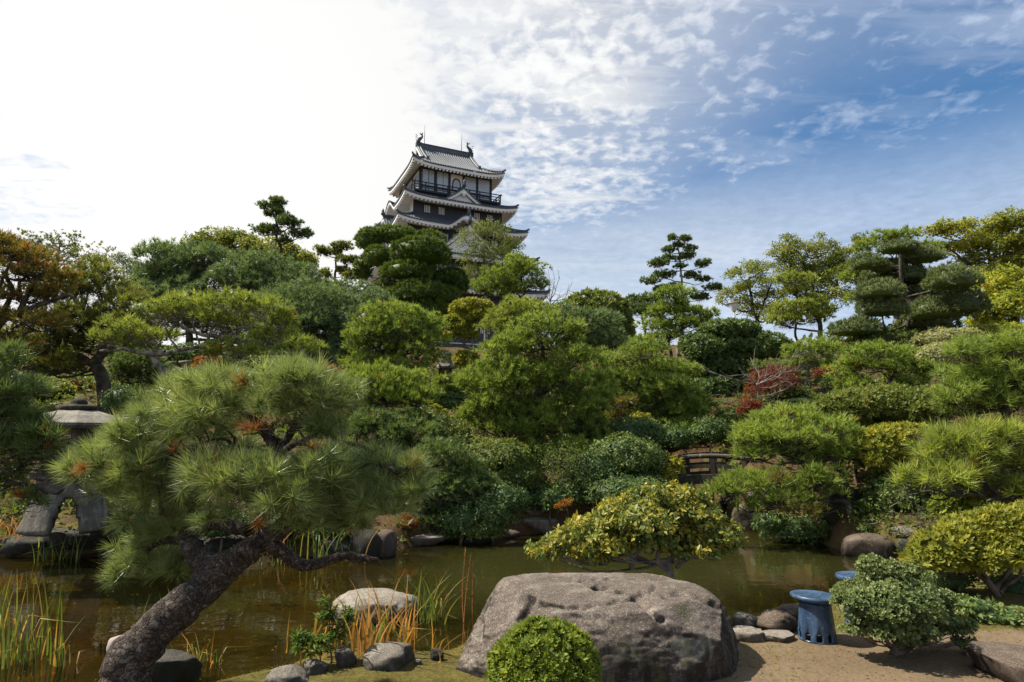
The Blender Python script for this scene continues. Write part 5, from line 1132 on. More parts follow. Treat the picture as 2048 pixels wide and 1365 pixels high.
plant(PN, 'olive pine with a thick dark forked trunk behind the low stone lantern', 'pine tree', 14.2, 205, [(189, 544, 50, 20), (208, 588, 60, 30), (163, 575, 42, 25), (242, 615, 46, 26), (114, 595, 48, 24), (172, 630, 50, 20), (103, 651, 50, 22), (86, 690, 60, 26), (170, 690, 50, 22), (222, 650, 42, 20), (60, 725, 50, 22), (140, 735, 40, 20), (270, 650, 36, 20), (20, 690, 50, 24), (150, 660, 60, 26)], 19, 'needles_olive', 'needle', 9.5, trunk=[(208, 800), (204, 760), (194, 735), (204, 700), (186, 660), (162, 635)], r=15, dead=.02, twigs=6,
      limbs=[(8, [(196, 735), (160, 712), (120, 705), (85, 700)]), (7, [(204, 710), (215, 690), (235, 650), (240, 620)]), (6, [(180, 650), (150, 600), (160, 575)])])
plant(PN, 'wide flat-topped pine with long bare horizontal limbs behind the near pine', 'pine tree', 13.4, 322, [(328, 630, 42, 24), (379, 620, 60, 21), (448, 616, 60, 20), (516, 622, 50, 22), (553, 647, 30, 25), (430, 644, 50, 13), (258, 664, 50, 19), (220, 682, 40, 16), (310, 678, 40, 14), (553, 675, 35, 19), (475, 706, 60, 17), (430, 712, 22, 13), (600, 700, 40, 18), (480, 650, 46, 14)], 20, 'needles_yellow', 'needle', 10, trunk=[(322, 770), (334, 735), (308, 712), (335, 704), (400, 694)], r=9, bark='grey', mid=.42, dead=.006, branch=True,
      limbs=[(6, [(330, 706), (290, 706), (241, 700), (200, 702)]), (6, [(400, 694), (430, 686), (448, 673), (396, 670), (365, 655), (344, 646)]), (5, [(448, 673), (480, 684), (510, 686), (560, 696)]), (4, [(440, 676), (455, 660), (510, 655)])])
plant(PN, 'dark small pine in the shade under the wide flat-topped pine', 'pine tree', 16, 280, [(275, 733, 50, 24), (240, 750, 40, 20), (310, 760, 40, 22)], 15, 'needles_dark', 'needle', 9, trunk=[(285, 790), (282, 750)], r=5)
for px, py, rx, ry, d, mt, lab, m_ in ((413, 730, 24, 16, 19, 'maple_orange', 'orange azalea glimpsed under the wide flat-topped pine', .3), (95, 778, 56, 15, 17, 'leaf_shrub', 'brownish-green low shrub on the mossy slope above the low lantern', .8), (152, 772, 30, 10, 18, 'maple_orange', 'small orange shrub left of the thick forked trunk', .1),
        (350, 770, 50, 30, 16.5, 'leaf_dark', 'dark shrub behind the crown of the near pine', .5), (560, 735, 70, 20, 17.5, 'leaf_shrub', 'olive shrub under the blue-green pines', .4), (30, 770, 50, 26, 15.5, 'leaf_dark', 'dark shrub at the left edge under the olive pine', .5), (245, 800, 34, 26, 12.6, 'leaf_dark', 'dark leafy shrub at the right foot of the thick forked trunk', .7), (640, 770, 50, 22, 16.5, 'leaf_dark', 'dark shrub left of the candle-tipped pine', .6), (480, 760, 50, 22, 16.2, 'leaf_dark', 'dark shrub behind the middle of the near crown', .4),
        (650, 745, 26, 10, 18, 'maple_orange', 'red-brown shrub at the foot of the sloping blue-green pine', .05), (372, 716, 56, 24, 20.5, 'leaf_dark', 'dark shrub high on the slope behind the limbs of the wide pine', .5), (470, 722, 60, 22, 21.5, 'leaf_shrub', 'olive shrub on the slope under the second blue-green pine', .4), (300, 715, 46, 24, 21, 'leaf_shrub', 'brownish shrub on the slope right of the olive pine', .3),
        (1424, 866, 38, 24, 15.6, 'leaf_dark', 'dark shrub on the slope behind the left end of the bridge pine', .5), (1462, 838, 34, 20, 17, 'leaf_shrub', 'olive shrub at the foot of the clipped camellia', .4), (1345, 880, 40, 24, 15.8, 'leaf_dark', 'dark shrub just behind the arched bridge', .35), (90, 720, 70, 40, 18.5, 'leaf_shrub', 'twiggy olive shrub deep behind the olive pine', .5), (250, 690, 60, 40, 19, 'leaf_shrub', 'olive shrub seen between the limbs of the wide pine', .5)):
    shrub('shrub', lab, 'shrub', d, [(px, py, rx, ry)], 9, mt, 'leaf', 9, mid=m_, rough=.22)
for px, py, d, lab in ((362, 740, 17, 'thin weathered wooden prop post under the wide pine'), (333, 742, 17.4, 'shorter wooden prop post left of the thin prop post')):
    b = ground_at(px, d); t = P(px, py-16, d)[2]-b[2]; m = MB(); m.tube([(0, 0, -.1), (.03, 0, t*.5), (0, .02, t)], [.06, .055, .05], 8); m.tube([(-.16, 0, t-.02), (.16, 0, t+.01)], [.045, .045], 7)
    tag(m.build('wooden_post', MP['wood'], loc=b), lab, 'post')

def yukimi_lantern():
    """low snow-viewing lantern: arched legs, platform, open firebox, wide cap, bud on a flat ring"""
    d = 10.0; cx = 133; mt = MR['lantern']; b = P(cx, 1052, d); r = thing('stone_lantern', 'low wide snow-viewing stone lantern on arched legs at the left bank', 'stone lantern', b, math.radians(-4))
    z = lambda py: P(cx, py, d)[2]-b[2]; u = M(1, d)
    m = MB(); zr = z(857); zt = z(822)
    m.lathe([(98*u, zr), (103*u, zr+5*u), (102*u, zr+10*u), (72*u, zr+24*u), (44*u, zt-2*u), (36*u, zt)], 6, smooth=False, ang0=math.radians(8)); m.build('roof', mt, r)
    m = MB(); m.lathe([(26*u, zt-1*u), (32*u, zt+3*u), (33*u, zt+8*u), (27*u, zt+11*u), (14*u, zt+12*u), (15*u, zt+17*u), (9*u, zt+23*u), (2*u, zt+27*u)], 18); m.build('finial', MR['dark'], r)
    zb = z(925); m = MB()
    for k in range(6):
        a = math.radians(8)+math.pi/3*k; m.box((50*u*math.cos(a), 50*u*math.sin(a), (zr+zb)/2), (7*u, 7*u, (zr-zb)/2+2*u), a)
        a2 = a+math.pi/6
    m.lathe([(54*u, zb-1*u), (54*u, zb+18*u)], 6, ang0=math.radians(8), smooth=False); m.lathe([(54*u, zr-13*u), (54*u, zr)], 6, ang0=math.radians(8), smooth=False); m.build('firebox', mt, r)
    zp = z(962); m = MB(); m.lathe([(46*u, zp), (72*u, zp+8*u), (76*u, zp+20*u), (72*u, zb-10*u), (58*u, zb-3*u), (52*u, zb)], 6, ang0=math.radians(8), smooth=False); m.build('platform', mt, r)
    # flared base with four arched openings between the legs
    NA, NZ = 96, 14; vs = []; fs = []; H = zp+8*u
    for j in range(NZ+1):
        t = j/NZ; rr = (54+28*t**1.6)*u
        for k in range(NA): a = 2*math.pi*k/NA; vs.append((rr*math.cos(a), rr*math.sin(a), H*(1-t)-.03*t))
    for j in range(NZ):
        for k in range(NA):
            a = ((k+.5)/NA*4+.08) % 1-.5; t = (j+.5)/NZ
            if t > .34 and abs(a) < .20*math.sqrt(max(0, 1-((1-t)/.66)**2.6)): continue
            fs.append((j*NA+k, (j+1)*NA+k, (j+1)*NA+(k+1) % NA, j*NA+(k+1) % NA))
    m = MB(); m.add(vs, fs, True); o = m.build('base', mt, r); sd = o.modifiers.new('wall', 'SOLIDIFY'); sd.thickness = 15*u; sd.offset = -1
yukimi_lantern()

def arched_bridge():
    """small arched bridge: two railings of posts and curved rails, kerb beams, planked deck, pier"""
    yaw = math.radians(-20); d = 14.8; c = P(1432, 1010, d); c[2] = 0; r = thing('arched_bridge', 'small weathered arched bridge with curved rails over the far end of the pond', 'bridge', c, yaw); mt = MP['bridge']
    L = 2.95; crown = P(1428, 956, d)[2]
    arc = lambda x, h: crown-1.0*(x/L)**2-.22*(x/L)**4+h
    xs = np.linspace(-L, L, 25); W = .72
    def beam(y, h, hh, w, name, x0=-L, x1=L):
        m = MB(); xx = np.linspace(x0, x1, 21)
        vs = [(x, y+sy*w/2, arc(x, h+sz*hh/2)) for x in xx for sy, sz in ((-1, -1), (1, -1), (1, 1), (-1, 1))]
        m.add(vs, [(4*j+q, 4*j+(q+1) % 4, 4*j+4+(q+1) % 4, 4*j+4+q) for j in range(20) for q in range(4)]+[(3, 2, 1, 0), (80, 81, 82, 83)]); return m.build(name, mt, r)
    for sy in (-1, 1):
        y = sy*W
        beam(y, .02, .20, .15, 'kerb_beam'); beam(y*1.0, .30, .08, .07, 'lower_rail')
        m = MB(); m.tube([(x, y, arc(x, .52)) for x in np.linspace(-L*.97, L*.97, 25)], [.052]*25, 8); m.build('top_rail', mt, r)
        for x in (-1.95, -1.3, -.65, 0, .65, 1.3, 1.95):
            m = MB(); m.box((x, y, arc(x, .31)), (.05, .045, .20), taper=.9); m.build('rail_post', mt, r)
        for x in (-L, L):
            m = MB(); zb = arc(x, 0)-.35; m.lathe([(.085, zb), (.085, zb+.86), (.065, zb+.88), (.065, zb+.91), (.09, zb+.93), (.085, zb+1.0), (.03, zb+1.08), (.005, zb+1.10)], 12, (x, y, 0)); m.build('end_post', mt, r)
    for i in range(18):
        x = -L+2*L*(i+.5)/18; m = MB(); m.box((x, 0, arc(x, .03)+random.Random(i).uniform(-.006, .006)), (L/18-.008, W-.09, .035)); m.build('plank', mt, r)
    for x in (-1.05, .55):
        for y in (-.5, .5):
            m = MB(); m.box((x, y, (arc(x, -.2)-.9)/2), (.10, .10, (arc(x, -.2)+.9)/2)); m.build('pier', mt, r)
        m = MB(); m.box((x, 0, arc(x, -.16)), (.11, .78, .075)); m.build('cross_beam', mt, r)
arched_bridge()

# --- right side, near the pond
plant(PN, 'bright pine of soft spreading fans overhanging the bridge, upper layer', 'pine tree', 11.3, 1690, [(1586, 838, 46, 17), (1528, 858, 46, 20), (1650, 862, 60, 22), (1586, 876, 60, 20), (1492, 884, 30, 18), (1663, 892, 60, 22), (1586, 902, 50, 22), (1510, 909, 45, 16), (1688, 914, 32, 16), (1620, 925, 50, 14), (1545, 885, 50, 20)], 22, 'needles_bright', 'needle', 11, trunk=[(1702, 985), (1680, 930), (1630, 890), (1590, 860)], r=8, mid=.6, dead=.008)
plant(PN, 'lower darker pine branch reaching over the water right of the bridge', 'pine tree', 11.0, 1705, [(1491, 975, 50, 24), (1456, 988, 34, 20), (1607, 966, 52, 21), (1534, 966, 46, 18), (1564, 1005, 50, 18), (1628, 990, 42, 20), (1502, 1016, 40, 12), (1640, 960, 36, 18), (1600, 1026, 34, 7, -.3, 'needles_rusty'), (1560, 962, 14, 8, -.6, 'needles_rusty'), (1640, 1026, 20, 6, -.3, 'needles_rusty')], 23, 'needles_bright', 'needle', 10, trunk=[(1704, 1010), (1690, 1000), (1628, 1002), (1560, 1012)], r=7, mid=.25, dead=.02)
shrub('azalea_bush', 'rounded yellow azalea between the bright overhanging pine and the yellow right-hand pine', 'azalea', 11.2, [(1800, 881, 76, 30), (1766, 912, 50, 34), (1814, 920, 66, 34)], 10, 'azalea_yellow', 'rosette', 13, mid=.35, rough=.12)
shrub('azalea_bush', 'green azalea peeping out behind the rounded yellow azalea', 'azalea', 12, [(1712, 900, 36, 26), (1725, 880, 24, 18)], 10, 'azalea_green', 'rosette', 12)
shrub('shrub', 'dark shrub in the shade below the rounded yellow azalea', 'shrub', 11.2, [(1790, 985, 50, 40), (1840, 960, 30, 30)], 11, 'leaf_dark', 'leaf', 8, mid=.6, rough=.2)
shrub('shrub', 'dark low cover spilling to the water under the lower pine branch', 'shrub', 11.6, [(1590, 1062, 60, 24), (1655, 1062, 56, 26), (1672, 1035, 46, 28), (1540, 1045, 30, 16)], 10, 'leaf_dark', 'leaf', 11, mid=.55, rough=.2)
plant('broadleaf_plant', 'upright plant with broad green leaves between the cover and the pond boulder', 'plant', 10.9, 1722, [(1722, 1032, 20, 18), (1728, 1050, 16, 10)], 13, 'iris_green', 'leaf_long', 8, trunk=[(1722, 1070), (1722, 1040)], r=1.6, mid=.3, dead=0)
bare_tree('twiggy_shrub', 'thin bare shrub with pinkish leaves above the small bank stones', 1850, 9.6, [(1845, 1080), (1838, 1040)], [(1740, 1030), (1780, 1020), (1830, 1000), (1870, 1010), (1800, 1050), (1860, 1040)], 2.4, 'grey', ('leaf_shrub', 130, 12, 'leaf_sparse', 18), sprays=4)
plant(PN, 'yellow-green pine with long soft needle fans at the right edge by the pond', 'pine tree', 8.6, 2080, [(1950, 874, 86, 17), (2014, 885, 50, 20), (1894, 893, 50, 18), (1971, 906, 62, 22), (1886, 920, 40, 22), (1980, 932, 56, 26), (2038, 928, 40, 25), (1868, 962, 58, 20), (1832, 977, 34, 20), (1930, 948, 44, 20), (2008, 983, 54, 24), (2044, 996, 40, 25), (2090, 920, 60, 50)], 32, 'needles_yellow', 'needle', 12, trunk=[(2085, 1090), (2060, 1030), (2000, 990), (1920, 990)], r=10, mid=.5, dead=.01, limbs=[(6, [(2000, 990), (1950, 960), (1900, 930)]), (5, [(1920, 990), (1890, 985), (1860, 978)])])
shrub('azalea_bush', 'small green azalea caught between the tiers of the yellow-green right-hand pine', 'azalea', 9.0, [(1924, 988, 34, 22), (1900, 1015, 34, 20)], 11, 'azalea_green', 'rosette', 12, mid=.5)
plant('azalea_bush', 'large yellow-green azalea on bare arching stems at the right edge', 'azalea', 6.95, 1995, [(1955, 1062, 60, 30), (2014, 1048, 60, 30), (1890, 1098, 56, 28), (1971, 1090, 70, 32), (2040, 1086, 52, 42), (1866, 1122, 44, 20), (1928, 1122, 56, 22), (1846, 1122, 28, 14), (2090, 1056, 60, 50), (1985, 1116, 60, 20), (1915, 1078, 40, 24)], 13, 'azalea_yellow', 'rosette', 15, trunk=[(1992, 1190), (1972, 1152), (1985, 1120), (1990, 1090)], r=8, bark='brown', clipped=True, low=-.35, dead=0, mid=.36, rough=.12, twigs=3,
      limbs=[(5, [(1975, 1158), (1950, 1130), (1930, 1110)]), (5, [(1992, 1180), (2020, 1140), (2005, 1100)]), (4, [(1980, 1165), (1940, 1145), (1900, 1120)]), (4, [(2000, 1185), (2040, 1150), (2050, 1110)])])
shrub('shrub', 'low dark-leaved plant at the foot of the large azalea on the right', 'shrub', 6.1, [(2008, 1235, 48, 20), (1950, 1215, 40, 18)], 15, 'leaf_dark', 'leaf', 6, mid=.9, rough=.2)
shrub('shrub', 'dark undergrowth plant behind the stems of the large azalea', 'shrub', 7.2, [(1900, 1160, 40, 20), (2040, 1180, 50, 30)], 14, 'leaf_dark', 'leaf', 6, mid=.6, rough=.2)

# --- far and side bank stones
for a in (
    ('broad dark ledge rock in front of the low snow-viewing lantern', 165, 1074, 70, 26, 9.75, 'dark', 1, dict(flat=.3)),
    ('dark mossy ledge rock at the left end of the far bank', 52, 1086, 58, 22, 9.7, 'dark', 2, dict(flat=.4)),
    ('small dark stone set beside the left leg of the low lantern', 66, 1042, 14, 9, 9.85, 'dark', 3, {}),
    ('flat grey stone slab seen under the left boughs of the near pine', 326, 1079, 52, 9, 9.6, 'grey', 4, dict(flat=.1, cuts=3)),
    ('dark bank rock beside the flat grey slab', 250, 1098, 46, 20, 9.6, 'dark', 5, {}),
    ('dark rocks of the bank behind the bend of the near pine trunk', 430, 1086, 60, 26, 9.7, 'dark', 6, {}),
    ('upright rock with whitish streaks at the water beside the bare pine bough', 726, 1084, 36, 42, 9.9, 'dark', 7, dict(cuts=9)),
    ('brown upright rock face just right of the white-streaked rock', 772, 1084, 22, 36, 10.0, 'brown', 8, dict(cuts=9)),
    ('dark rock left of the white-streaked rock, behind the irises', 672, 1092, 34, 24, 9.9, 'dark', 9, {}),
    ('pale low rock lying at the far waterline under the leaning pine', 850, 1079, 42, 14, 10.7, 'pale', 10, dict(flat=.3)),
    ('pale sloping rock beside the reddish maple seedling on the far bank', 1075, 1046, 44, 20, 11.8, 'pale', 11, dict(flat=.3)),
    ('flat slab resting on the sloping pale rock of the far bank', 1064, 1024, 22, 7, 12.1, 'pale', 12, dict(flat=.1, cuts=3)),
    ('small pale stone left of the sloping rock at the far waterline', 1012, 1064, 30, 10, 11.6, 'brown', 13, {}),
    ('small dark stone between two pale rocks at the far waterline', 950, 1076, 36, 10, 11.2, 'dark', 14, {}),
    ('tall pale brown rock under the lower pine branch right of the camellia', 1496, 1030, 36, 34, 11.4, 'brown', 15, {}),
    ('grey-white stone glimpsed through the lower pine branch', 1508, 992, 14, 14, 11.2, 'pale', 16, {}),
    ('big dark rock in the shade right of the lower pine branch', 1680, 1000, 34, 44, 10.8, 'dark', 17, {}),
    ('large rounded brown boulder standing in the water at the right bank', 1738, 1088, 52, 30, 9.75, 'brown', 28, dict(cuts=2, rough=.10)),
    ('small stone on the bank just behind the rounded boulder in the water', 1806, 1062, 24, 13, 9.6, 'grey', 19, {}),
    ('dark stone on the bank right of the rounded boulder', 1812, 1092, 22, 20, 9.3, 'dark', 20, {}),
    ('mossy stone under the left edge of the large azalea', 1815, 1130, 22, 16, 8.6, 'dark', 21, {}),
):
    rock(a[0], a[1], a[2]+a[4]*.18, a[3], a[4]*.85, a[5], mat=a[6], seed=a[7], sub=3, **a[8])
for px, py, rx, ry, d, mt, lab, m_ in ((668, 1046, 56, 26, 10.4, 'leaf_dark', 'dark bush above the white-streaked rock, behind the near crown', .45), (560, 1046, 60, 26, 10.3, 'leaf_dark', 'dark bush on the far bank behind the upper near trunk', .35), (440, 1050, 60, 26, 10.2, 'leaf_dark', 'dark bush on the far bank behind the coiled bough', .4),
        (262, 1050, 46, 30, 10.3, 'leaf_dark', 'dark bush right of the low snow-viewing lantern', .35), (862, 1040, 50, 18, 11.8, 'leaf_dark', 'dark low bush over the pale waterline rock', .3), (960, 1058, 50, 20, 11.6, 'leaf_shrub', 'mossy-green low bush trailing to the waterline under the slope', .25), (1100, 1000, 40, 24, 12.5, 'leaf_dark', 'dark bush behind the flat slab of the far bank', .4),
        (600, 960, 90, 40, 11.5, 'leaf_dark', 'shaded bush behind the lower near crown', .45), (330, 985, 70, 40, 11.4, 'leaf_dark', 'shaded bush between the low lantern and the near crown', .4), (700, 930, 60, 40, 12.2, 'leaf_shrub', 'olive bush between the near crown and the leaning dark pine', .35)):
    shrub('shrub', lab, 'shrub', d, [(px, py, rx, ry)], 10, mt, 'leaf', 9, mid=m_, rough=.25)
# stones round the bridge inlet
rock('dark stone under the left end of the arched bridge', 1350, 1010, 30, 24, 13.2, 'dark', 31, 3)
rock('dark squat stone at the right foot of the arched bridge', 1545, 985, 26, 24, 12.4, 'dark', 32, 3)

# --- near stones
rock('smooth pale boulder lying in the shallow water behind the orange irises', 750, 1216, 88, 34, 6.1, 'pale', 47, 5, .75, cuts=1, rough=.10)
for a in (
    ('grey speckled stone beside the orange irises at the near shore', 776, 1316, 50, 27, 5.05, 'grey', 41, {}),
    ('dark upright stone left of the grey speckled stone', 692, 1318, 22, 24, 5.05, 'grey', 42, {}),
    ('small cube-like dark stone standing alone left of the great boulder', 874, 1312, 14, 15, 5.0, 'dark', 43, {}),
    ('tiny grey pebble between the speckled stone and the cube-like stone', 835, 1326, 8, 7, 4.95, 'grey', 44, {}),
    ('rounded grey stone just left of the dark upright stone', 630, 1336, 27, 17, 4.85, 'grey', 45, {}),
    ('flattish grey stone at the bottom edge, leftmost of the near shore row', 578, 1354, 42, 20, 4.7, 'grey', 46, {}),
    ('square mossy stone tucked behind the foot of the near pine', 342, 1352, 54, 44, 4.3, 'dark', 47, dict(flat=.55, cuts=9)),
    ('smooth blue-grey stone right of the great boulder at the waterline', 1492, 1243, 28, 17, 6.0, 'grey', 48, dict(cuts=3, rough=.05)),
    ('angular brown stone beside the smooth blue-grey stone', 1556, 1247, 42, 25, 5.9, 'brown', 49, dict(cuts=9)),
    ('brown stone at the waterline behind the blue ceramic stool', 1592, 1224, 36, 15, 6.35, 'brown', 50, {}),
    ('pale flat-topped stone touching the right end of the great boulder', 1494, 1272, 32, 16, 5.4, 'pale', 51, dict(flat=.3)),
    ('low flat tan stone in front of the angular brown stone', 1556, 1276, 34, 10, 5.35, 'pale', 52, dict(flat=.2)),
    ('broad flat stepping stone at the lower right corner of the sandy ground', 2060, 1346, 88, 40, 4.2, 'brown', 53, dict(flat=.1, depth=1.0, cuts=3)),
    ('small shore stone behind the variegated round bush', 1700, 1215, 24, 13, 6.6, 'brown', 54, {}),
):
    rock(a[0], *a[1:6], mat=a[6], seed=a[7], sub=4, **a[8])

def great_boulder():
    """flat-topped granite boulder with a row of split-wedge holes, cracks and a lower shoulder on the left"""
    bm = bmesh.new(); bmesh.ops.create_icosphere(bm, subdivisions=7, radius=1)
    v = np.array([q.co for q in bm.verts]); t = np.array([[l.index for l in f.verts] for f in bm.faces]); bm.free()
    # rounded block
    k = (np.abs(v[:, 0])**3.6+np.abs(v[:, 1])**2.5+np.abs(v[:, 2])**4.8)**(-1/3.8); v = v*k[:, None]
    cuts = [((-.72, -.40, .55), .93), ((-.95, .1, .25), .95), ((.9, -.3, .12), 1.02), ((.15, -.85, .5), 1.10), ((-.75, -.6, 0), 1.03), ((.5, -.75, .42), 1.16), ((-.5, .8, .35), 1.02), ((.02, -.10, 1), .93)]
    for n, h in cuts: n = unit(np.array(n, float)); q = v @ n-h; v = v-np.outer(np.maximum(q, 0)*.85, n)
    rg = np.random.default_rng(11)
    for k_ in range(26):                        # broken faces with edges
        n = unit(rg.normal(size=3)*[1, 1, .55]); h = (v @ n).max()*rg.uniform(.93, .985); v = v-np.outer(np.maximum(v @ n-h, 0)*.95, n)
    n0 = unit(v*[1, 1.2, 1.6])
    amp = .022*fbm(v*1.6+3, 3, 4)+.012*fbm(v*5+1, 8, 5)-.005*np.abs(fbm(v*3.1+7, 15, 4))+.006*fbm(v*26, 12, 4)
    v = v+n0*amp[:, None]
    R = np.array([1.09, .74, .59]); v = v*R; v[:, 2] = np.where(v[:, 2] < 0, v[:, 2]*.85, v[:, 2])
    C0 = np.array([.635, 5.24, -.05])
    w = v+C0
    def dent(px, py, rx, ry, dep):
        nonlocal w
        qx, qy = pix[:, 0]-px, pix[:, 1]-py; f = np.clip(1-(qx/rx)**2-(qy/ry)**2, 0, 1); f = np.where(front, f**.7, 0)
        w = w-np.stack([0*f, -.25*f*dep, f*dep], 1)
    x, y = Q(w); pix = np.stack([x, y], 1)
    nrm = unit((w-C0)/R**2); front = ((w-CAM)*nrm).sum(1) < 0.02*0+.0+.15
    # wedge holes along the split line on the top
    for px, py, rx, ry, dp in ((1199, 1176, 18, 6.5, .075), (1242, 1184, 13, 4.5, .04), (1215, 1158, 9, 3.2, .045), (1243, 1153, 8, 3, .045), (1270, 1148, 10, 3.4, .05), (1190, 1160, 7, 2.4, .03), (1164, 1164, 8, 2.4, .03), (1302, 1142, 8, 2.2, .03), (1266, 1159, 9, 2, .02)): dent(px, py, rx, ry, dp)
    def crack(pts, wd, dep):
        nonlocal w
        best = np.full(len(w), 1e9)
        jit = np.stack([vnoise(np.stack([pix[:, 0]*.06, pix[:, 1]*.06, 0*x], 1), 41), vnoise(np.stack([pix[:, 0]*.06, pix[:, 1]*.06, 0*x], 1), 42)], 1)*5
        for a, b in zip(pts[:-1], pts[1:]):
            a = np.array(a, float); e = np.array(b, float)-a; tt = np.clip(((pix+jit-a) @ e)/(e @ e), 0, 1); best = np.minimum(best, np.linalg.norm(pix+jit-a-tt[:, None]*e, axis=1))
        f = np.where(front, np.clip(1-best/wd, 0, 1), 0); w = w-nrm*(f*dep)[:, None]
    crack([(1308, 1176), (1290, 1188), (1270, 1198), (1240, 1203), (1180, 1215), (1120, 1216), (1080, 1210)], 6, .035)
    crack([(1272, 1198), (1290, 1210), (1302, 1222), (1314, 1232), (1324, 1243)], 7.0, .055)
    crack([(1060, 1200), (1056, 1218), (1046, 1234), (1036, 1246)], 10, .065)
    crack([(965, 1196), (958, 1215), (962, 1240), (955, 1270)], 12, .05)
    crack([(1330, 1192), (1370, 1190), (1410, 1200), (1440, 1215)], 7, .035)
    crack([(1420, 1160), (1445, 1190), (1455, 1230)], 7, .025)
    base = np.array([C0[0], C0[1], -.5]); lo = w[:, 2] < -.18; w[lo, 2] = -.18
    o = link('boulder', mesh_np('boulder', w-base, t, smooth=True), MR['granite'], loc=base)
    tag(o, 'huge flat-topped granite boulder with a row of wedge holes on its top', 'boulder')
great_boulder()

# --- blue ceramic stools
def stool(label, px, d, base_py, top_py, half_top, tilt=0.):
    b = P(px, base_py, d); b[2] = tz(b[0], b[1]); r = thing('ceramic_stool', label, 'stool', b, group='blue ceramic garden stools'); mt = MP['glaze']
    H = P(px, top_py, d)[2]-b[2]; R = M(half_top, d); m = MB(); n = 32; rings = []
    prof = [(.735, 0), (.735, .06), (.71, .30), (.655, .60), (.62, .80), (.64, .88)]
    # the skirt has arched openings: build the wall with the openings left out
    vs = []; fs = []; NA = 80; hole = lambda k: (k % 8) in (2, 3, 4)
    zr = [0, .035, .09, .15, .185, .22, .40, .60, .78, .86]
    rr = np.interp(zr, [p[1] for p in prof], [p[0] for p in prof])
    for q, (zv, rv) in enumerate(zip(zr, rr)):
        for k in range(NA): a = 2*math.pi*k/NA+.32; vs.append((rv*R*math.cos(a), rv*R*math.sin(a), zv*H))
    for q in range(len(zr)-1):
        for k in range(NA):
            c = k % 8
            if (q in (1, 2, 3) and c in (2, 3, 4, 5)) or (q == 4 and c in (3, 4)): continue
            fs.append((q*NA+k, q*NA+(k+1) % NA, (q+1)*NA+(k+1) % NA, (q+1)*NA+k))
    m.add(vs, fs, True); me = m.mesh('pedestal'); o = link('pedestal', me, mt, r); sd = o.modifiers.new('wall', 'SOLIDIFY'); sd.thickness = .022; sd.offset = -1
    m = MB(); m.lathe([(.62*R, .845*H), (.86*R, .885*H), (.97*R, .915*H), (1.0*R, .945*H), (.985*R, .985*H), (.95*R, 1.0*H), (.90*R, .992*H), (.5*R, .985*H), (.02*R, .983*H)], 40); s = m.build('seat', mt, r); s.rotation_euler = (math.radians(-1.5), math.radians(tilt), 0)
    return r
stool('blue glazed ceramic stool with a round top standing on the sand beside the bush', 1635, 5.51, 1283, 1190, 45, 2.)
stool('second blue glazed stool hidden behind the pale-leaved bush', 1722, 6.0, 1240, 1150, 38)

# --- clipped bushes on the near ground
plant('clipped_bush', 'small round clipped azalea bush of fresh green leaves in front of the great boulder', 'bush', 3.78, 1088, [(1088, 1344, 92, 88, 0), (1062, 1342, 70, 68, 0), (1118, 1350, 72, 72, .02)], 12, 'azalea_green', 'rosette', 15, r=10, clipped=True, low=-.8, depth=1., dead=0, bark='brown', rough=.13, mid=.36, sd=.24)
plant('box_bush', 'pale blue-green small-leaved bush leaning on crooked stems over the sand', 'bush', 5.15, 1788, [(1755, 1184, 62, 44, 0), (1822, 1188, 62, 44, .1), (1728, 1226, 52, 40, -.1), (1790, 1232, 70, 44, -.15), (1862, 1226, 52, 40, .1), (1845, 1196, 44, 32, .15), (1890, 1252, 40, 28, .05), (1938, 1290, 22, 16, 0), (1700, 1200, 26, 34, 0), (1760, 1268, 44, 24, -.1), (1722, 1258, 30, 22, -.05), (1815, 1272, 40, 16, .05), (1905, 1262, 24, 14, .0)], 6.2, 'box_pale', 'rosette_small', 5.2, trunk=[(1792, 1302), (1800, 1280), (1800, 1240)], r=9, bark='brown', dead=0, mid=.5, sd=.24, twigs=6, low=-.6, cl=.32, fill=.3,
      limbs=[(6, [(1795, 1308), (1840, 1285), (1890, 1262), (1905, 1250)]), (5, [(1840, 1286), (1890, 1290), (1940, 1292)]), (5, [(1790, 1300), (1760, 1270), (1740, 1240)])])
# --- yellow-leaved camellia behind the boulder
plant('camellia_tree', 'spreading low camellia with yellow-tipped glossy leaves behind the great boulder', 'tree', 6.25, 1338, [(1310, 1008, 66, 22), (1250, 1030, 60, 22), (1375, 1022, 56, 24), (1190, 1058, 50, 20), (1290, 1050, 80, 26), (1400, 1060, 60, 26), (1130, 1088, 50, 16), (1210, 1088, 60, 18), (1310, 1085, 70, 22), (1428, 1096, 46, 20), (1090, 1104, 40, 11), (1468, 1084, 20, 22), (1340, 992, 40, 16), (1180, 1108, 50, 10), (1380, 1100, 50, 16), (1245, 1066, 50, 18)], 13, 'leaf_camellia', 'camellia', 11, trunk=[(1338, 1142), (1345, 1100), (1340, 1060)], r=9, bark='grey', dead=0, low=-.3, twigs=5, depth=1.1, upb=.3, cl=.30, mid=.58, sd=.3,
      limbs=[(6, [(1332, 1140), (1315, 1120), (1318, 1095), (1345, 1078)]), (6, [(1262, 1140), (1270, 1110), (1290, 1085)]), (5, [(1300, 1128), (1250, 1110), (1215, 1125)]), (5, [(1345, 1125), (1400, 1105), (1440, 1095)]), (4, [(1352, 1135), (1380, 1115), (1395, 1095)]), (5, [(1215, 1125), (1170, 1128), (1110, 1110)])])

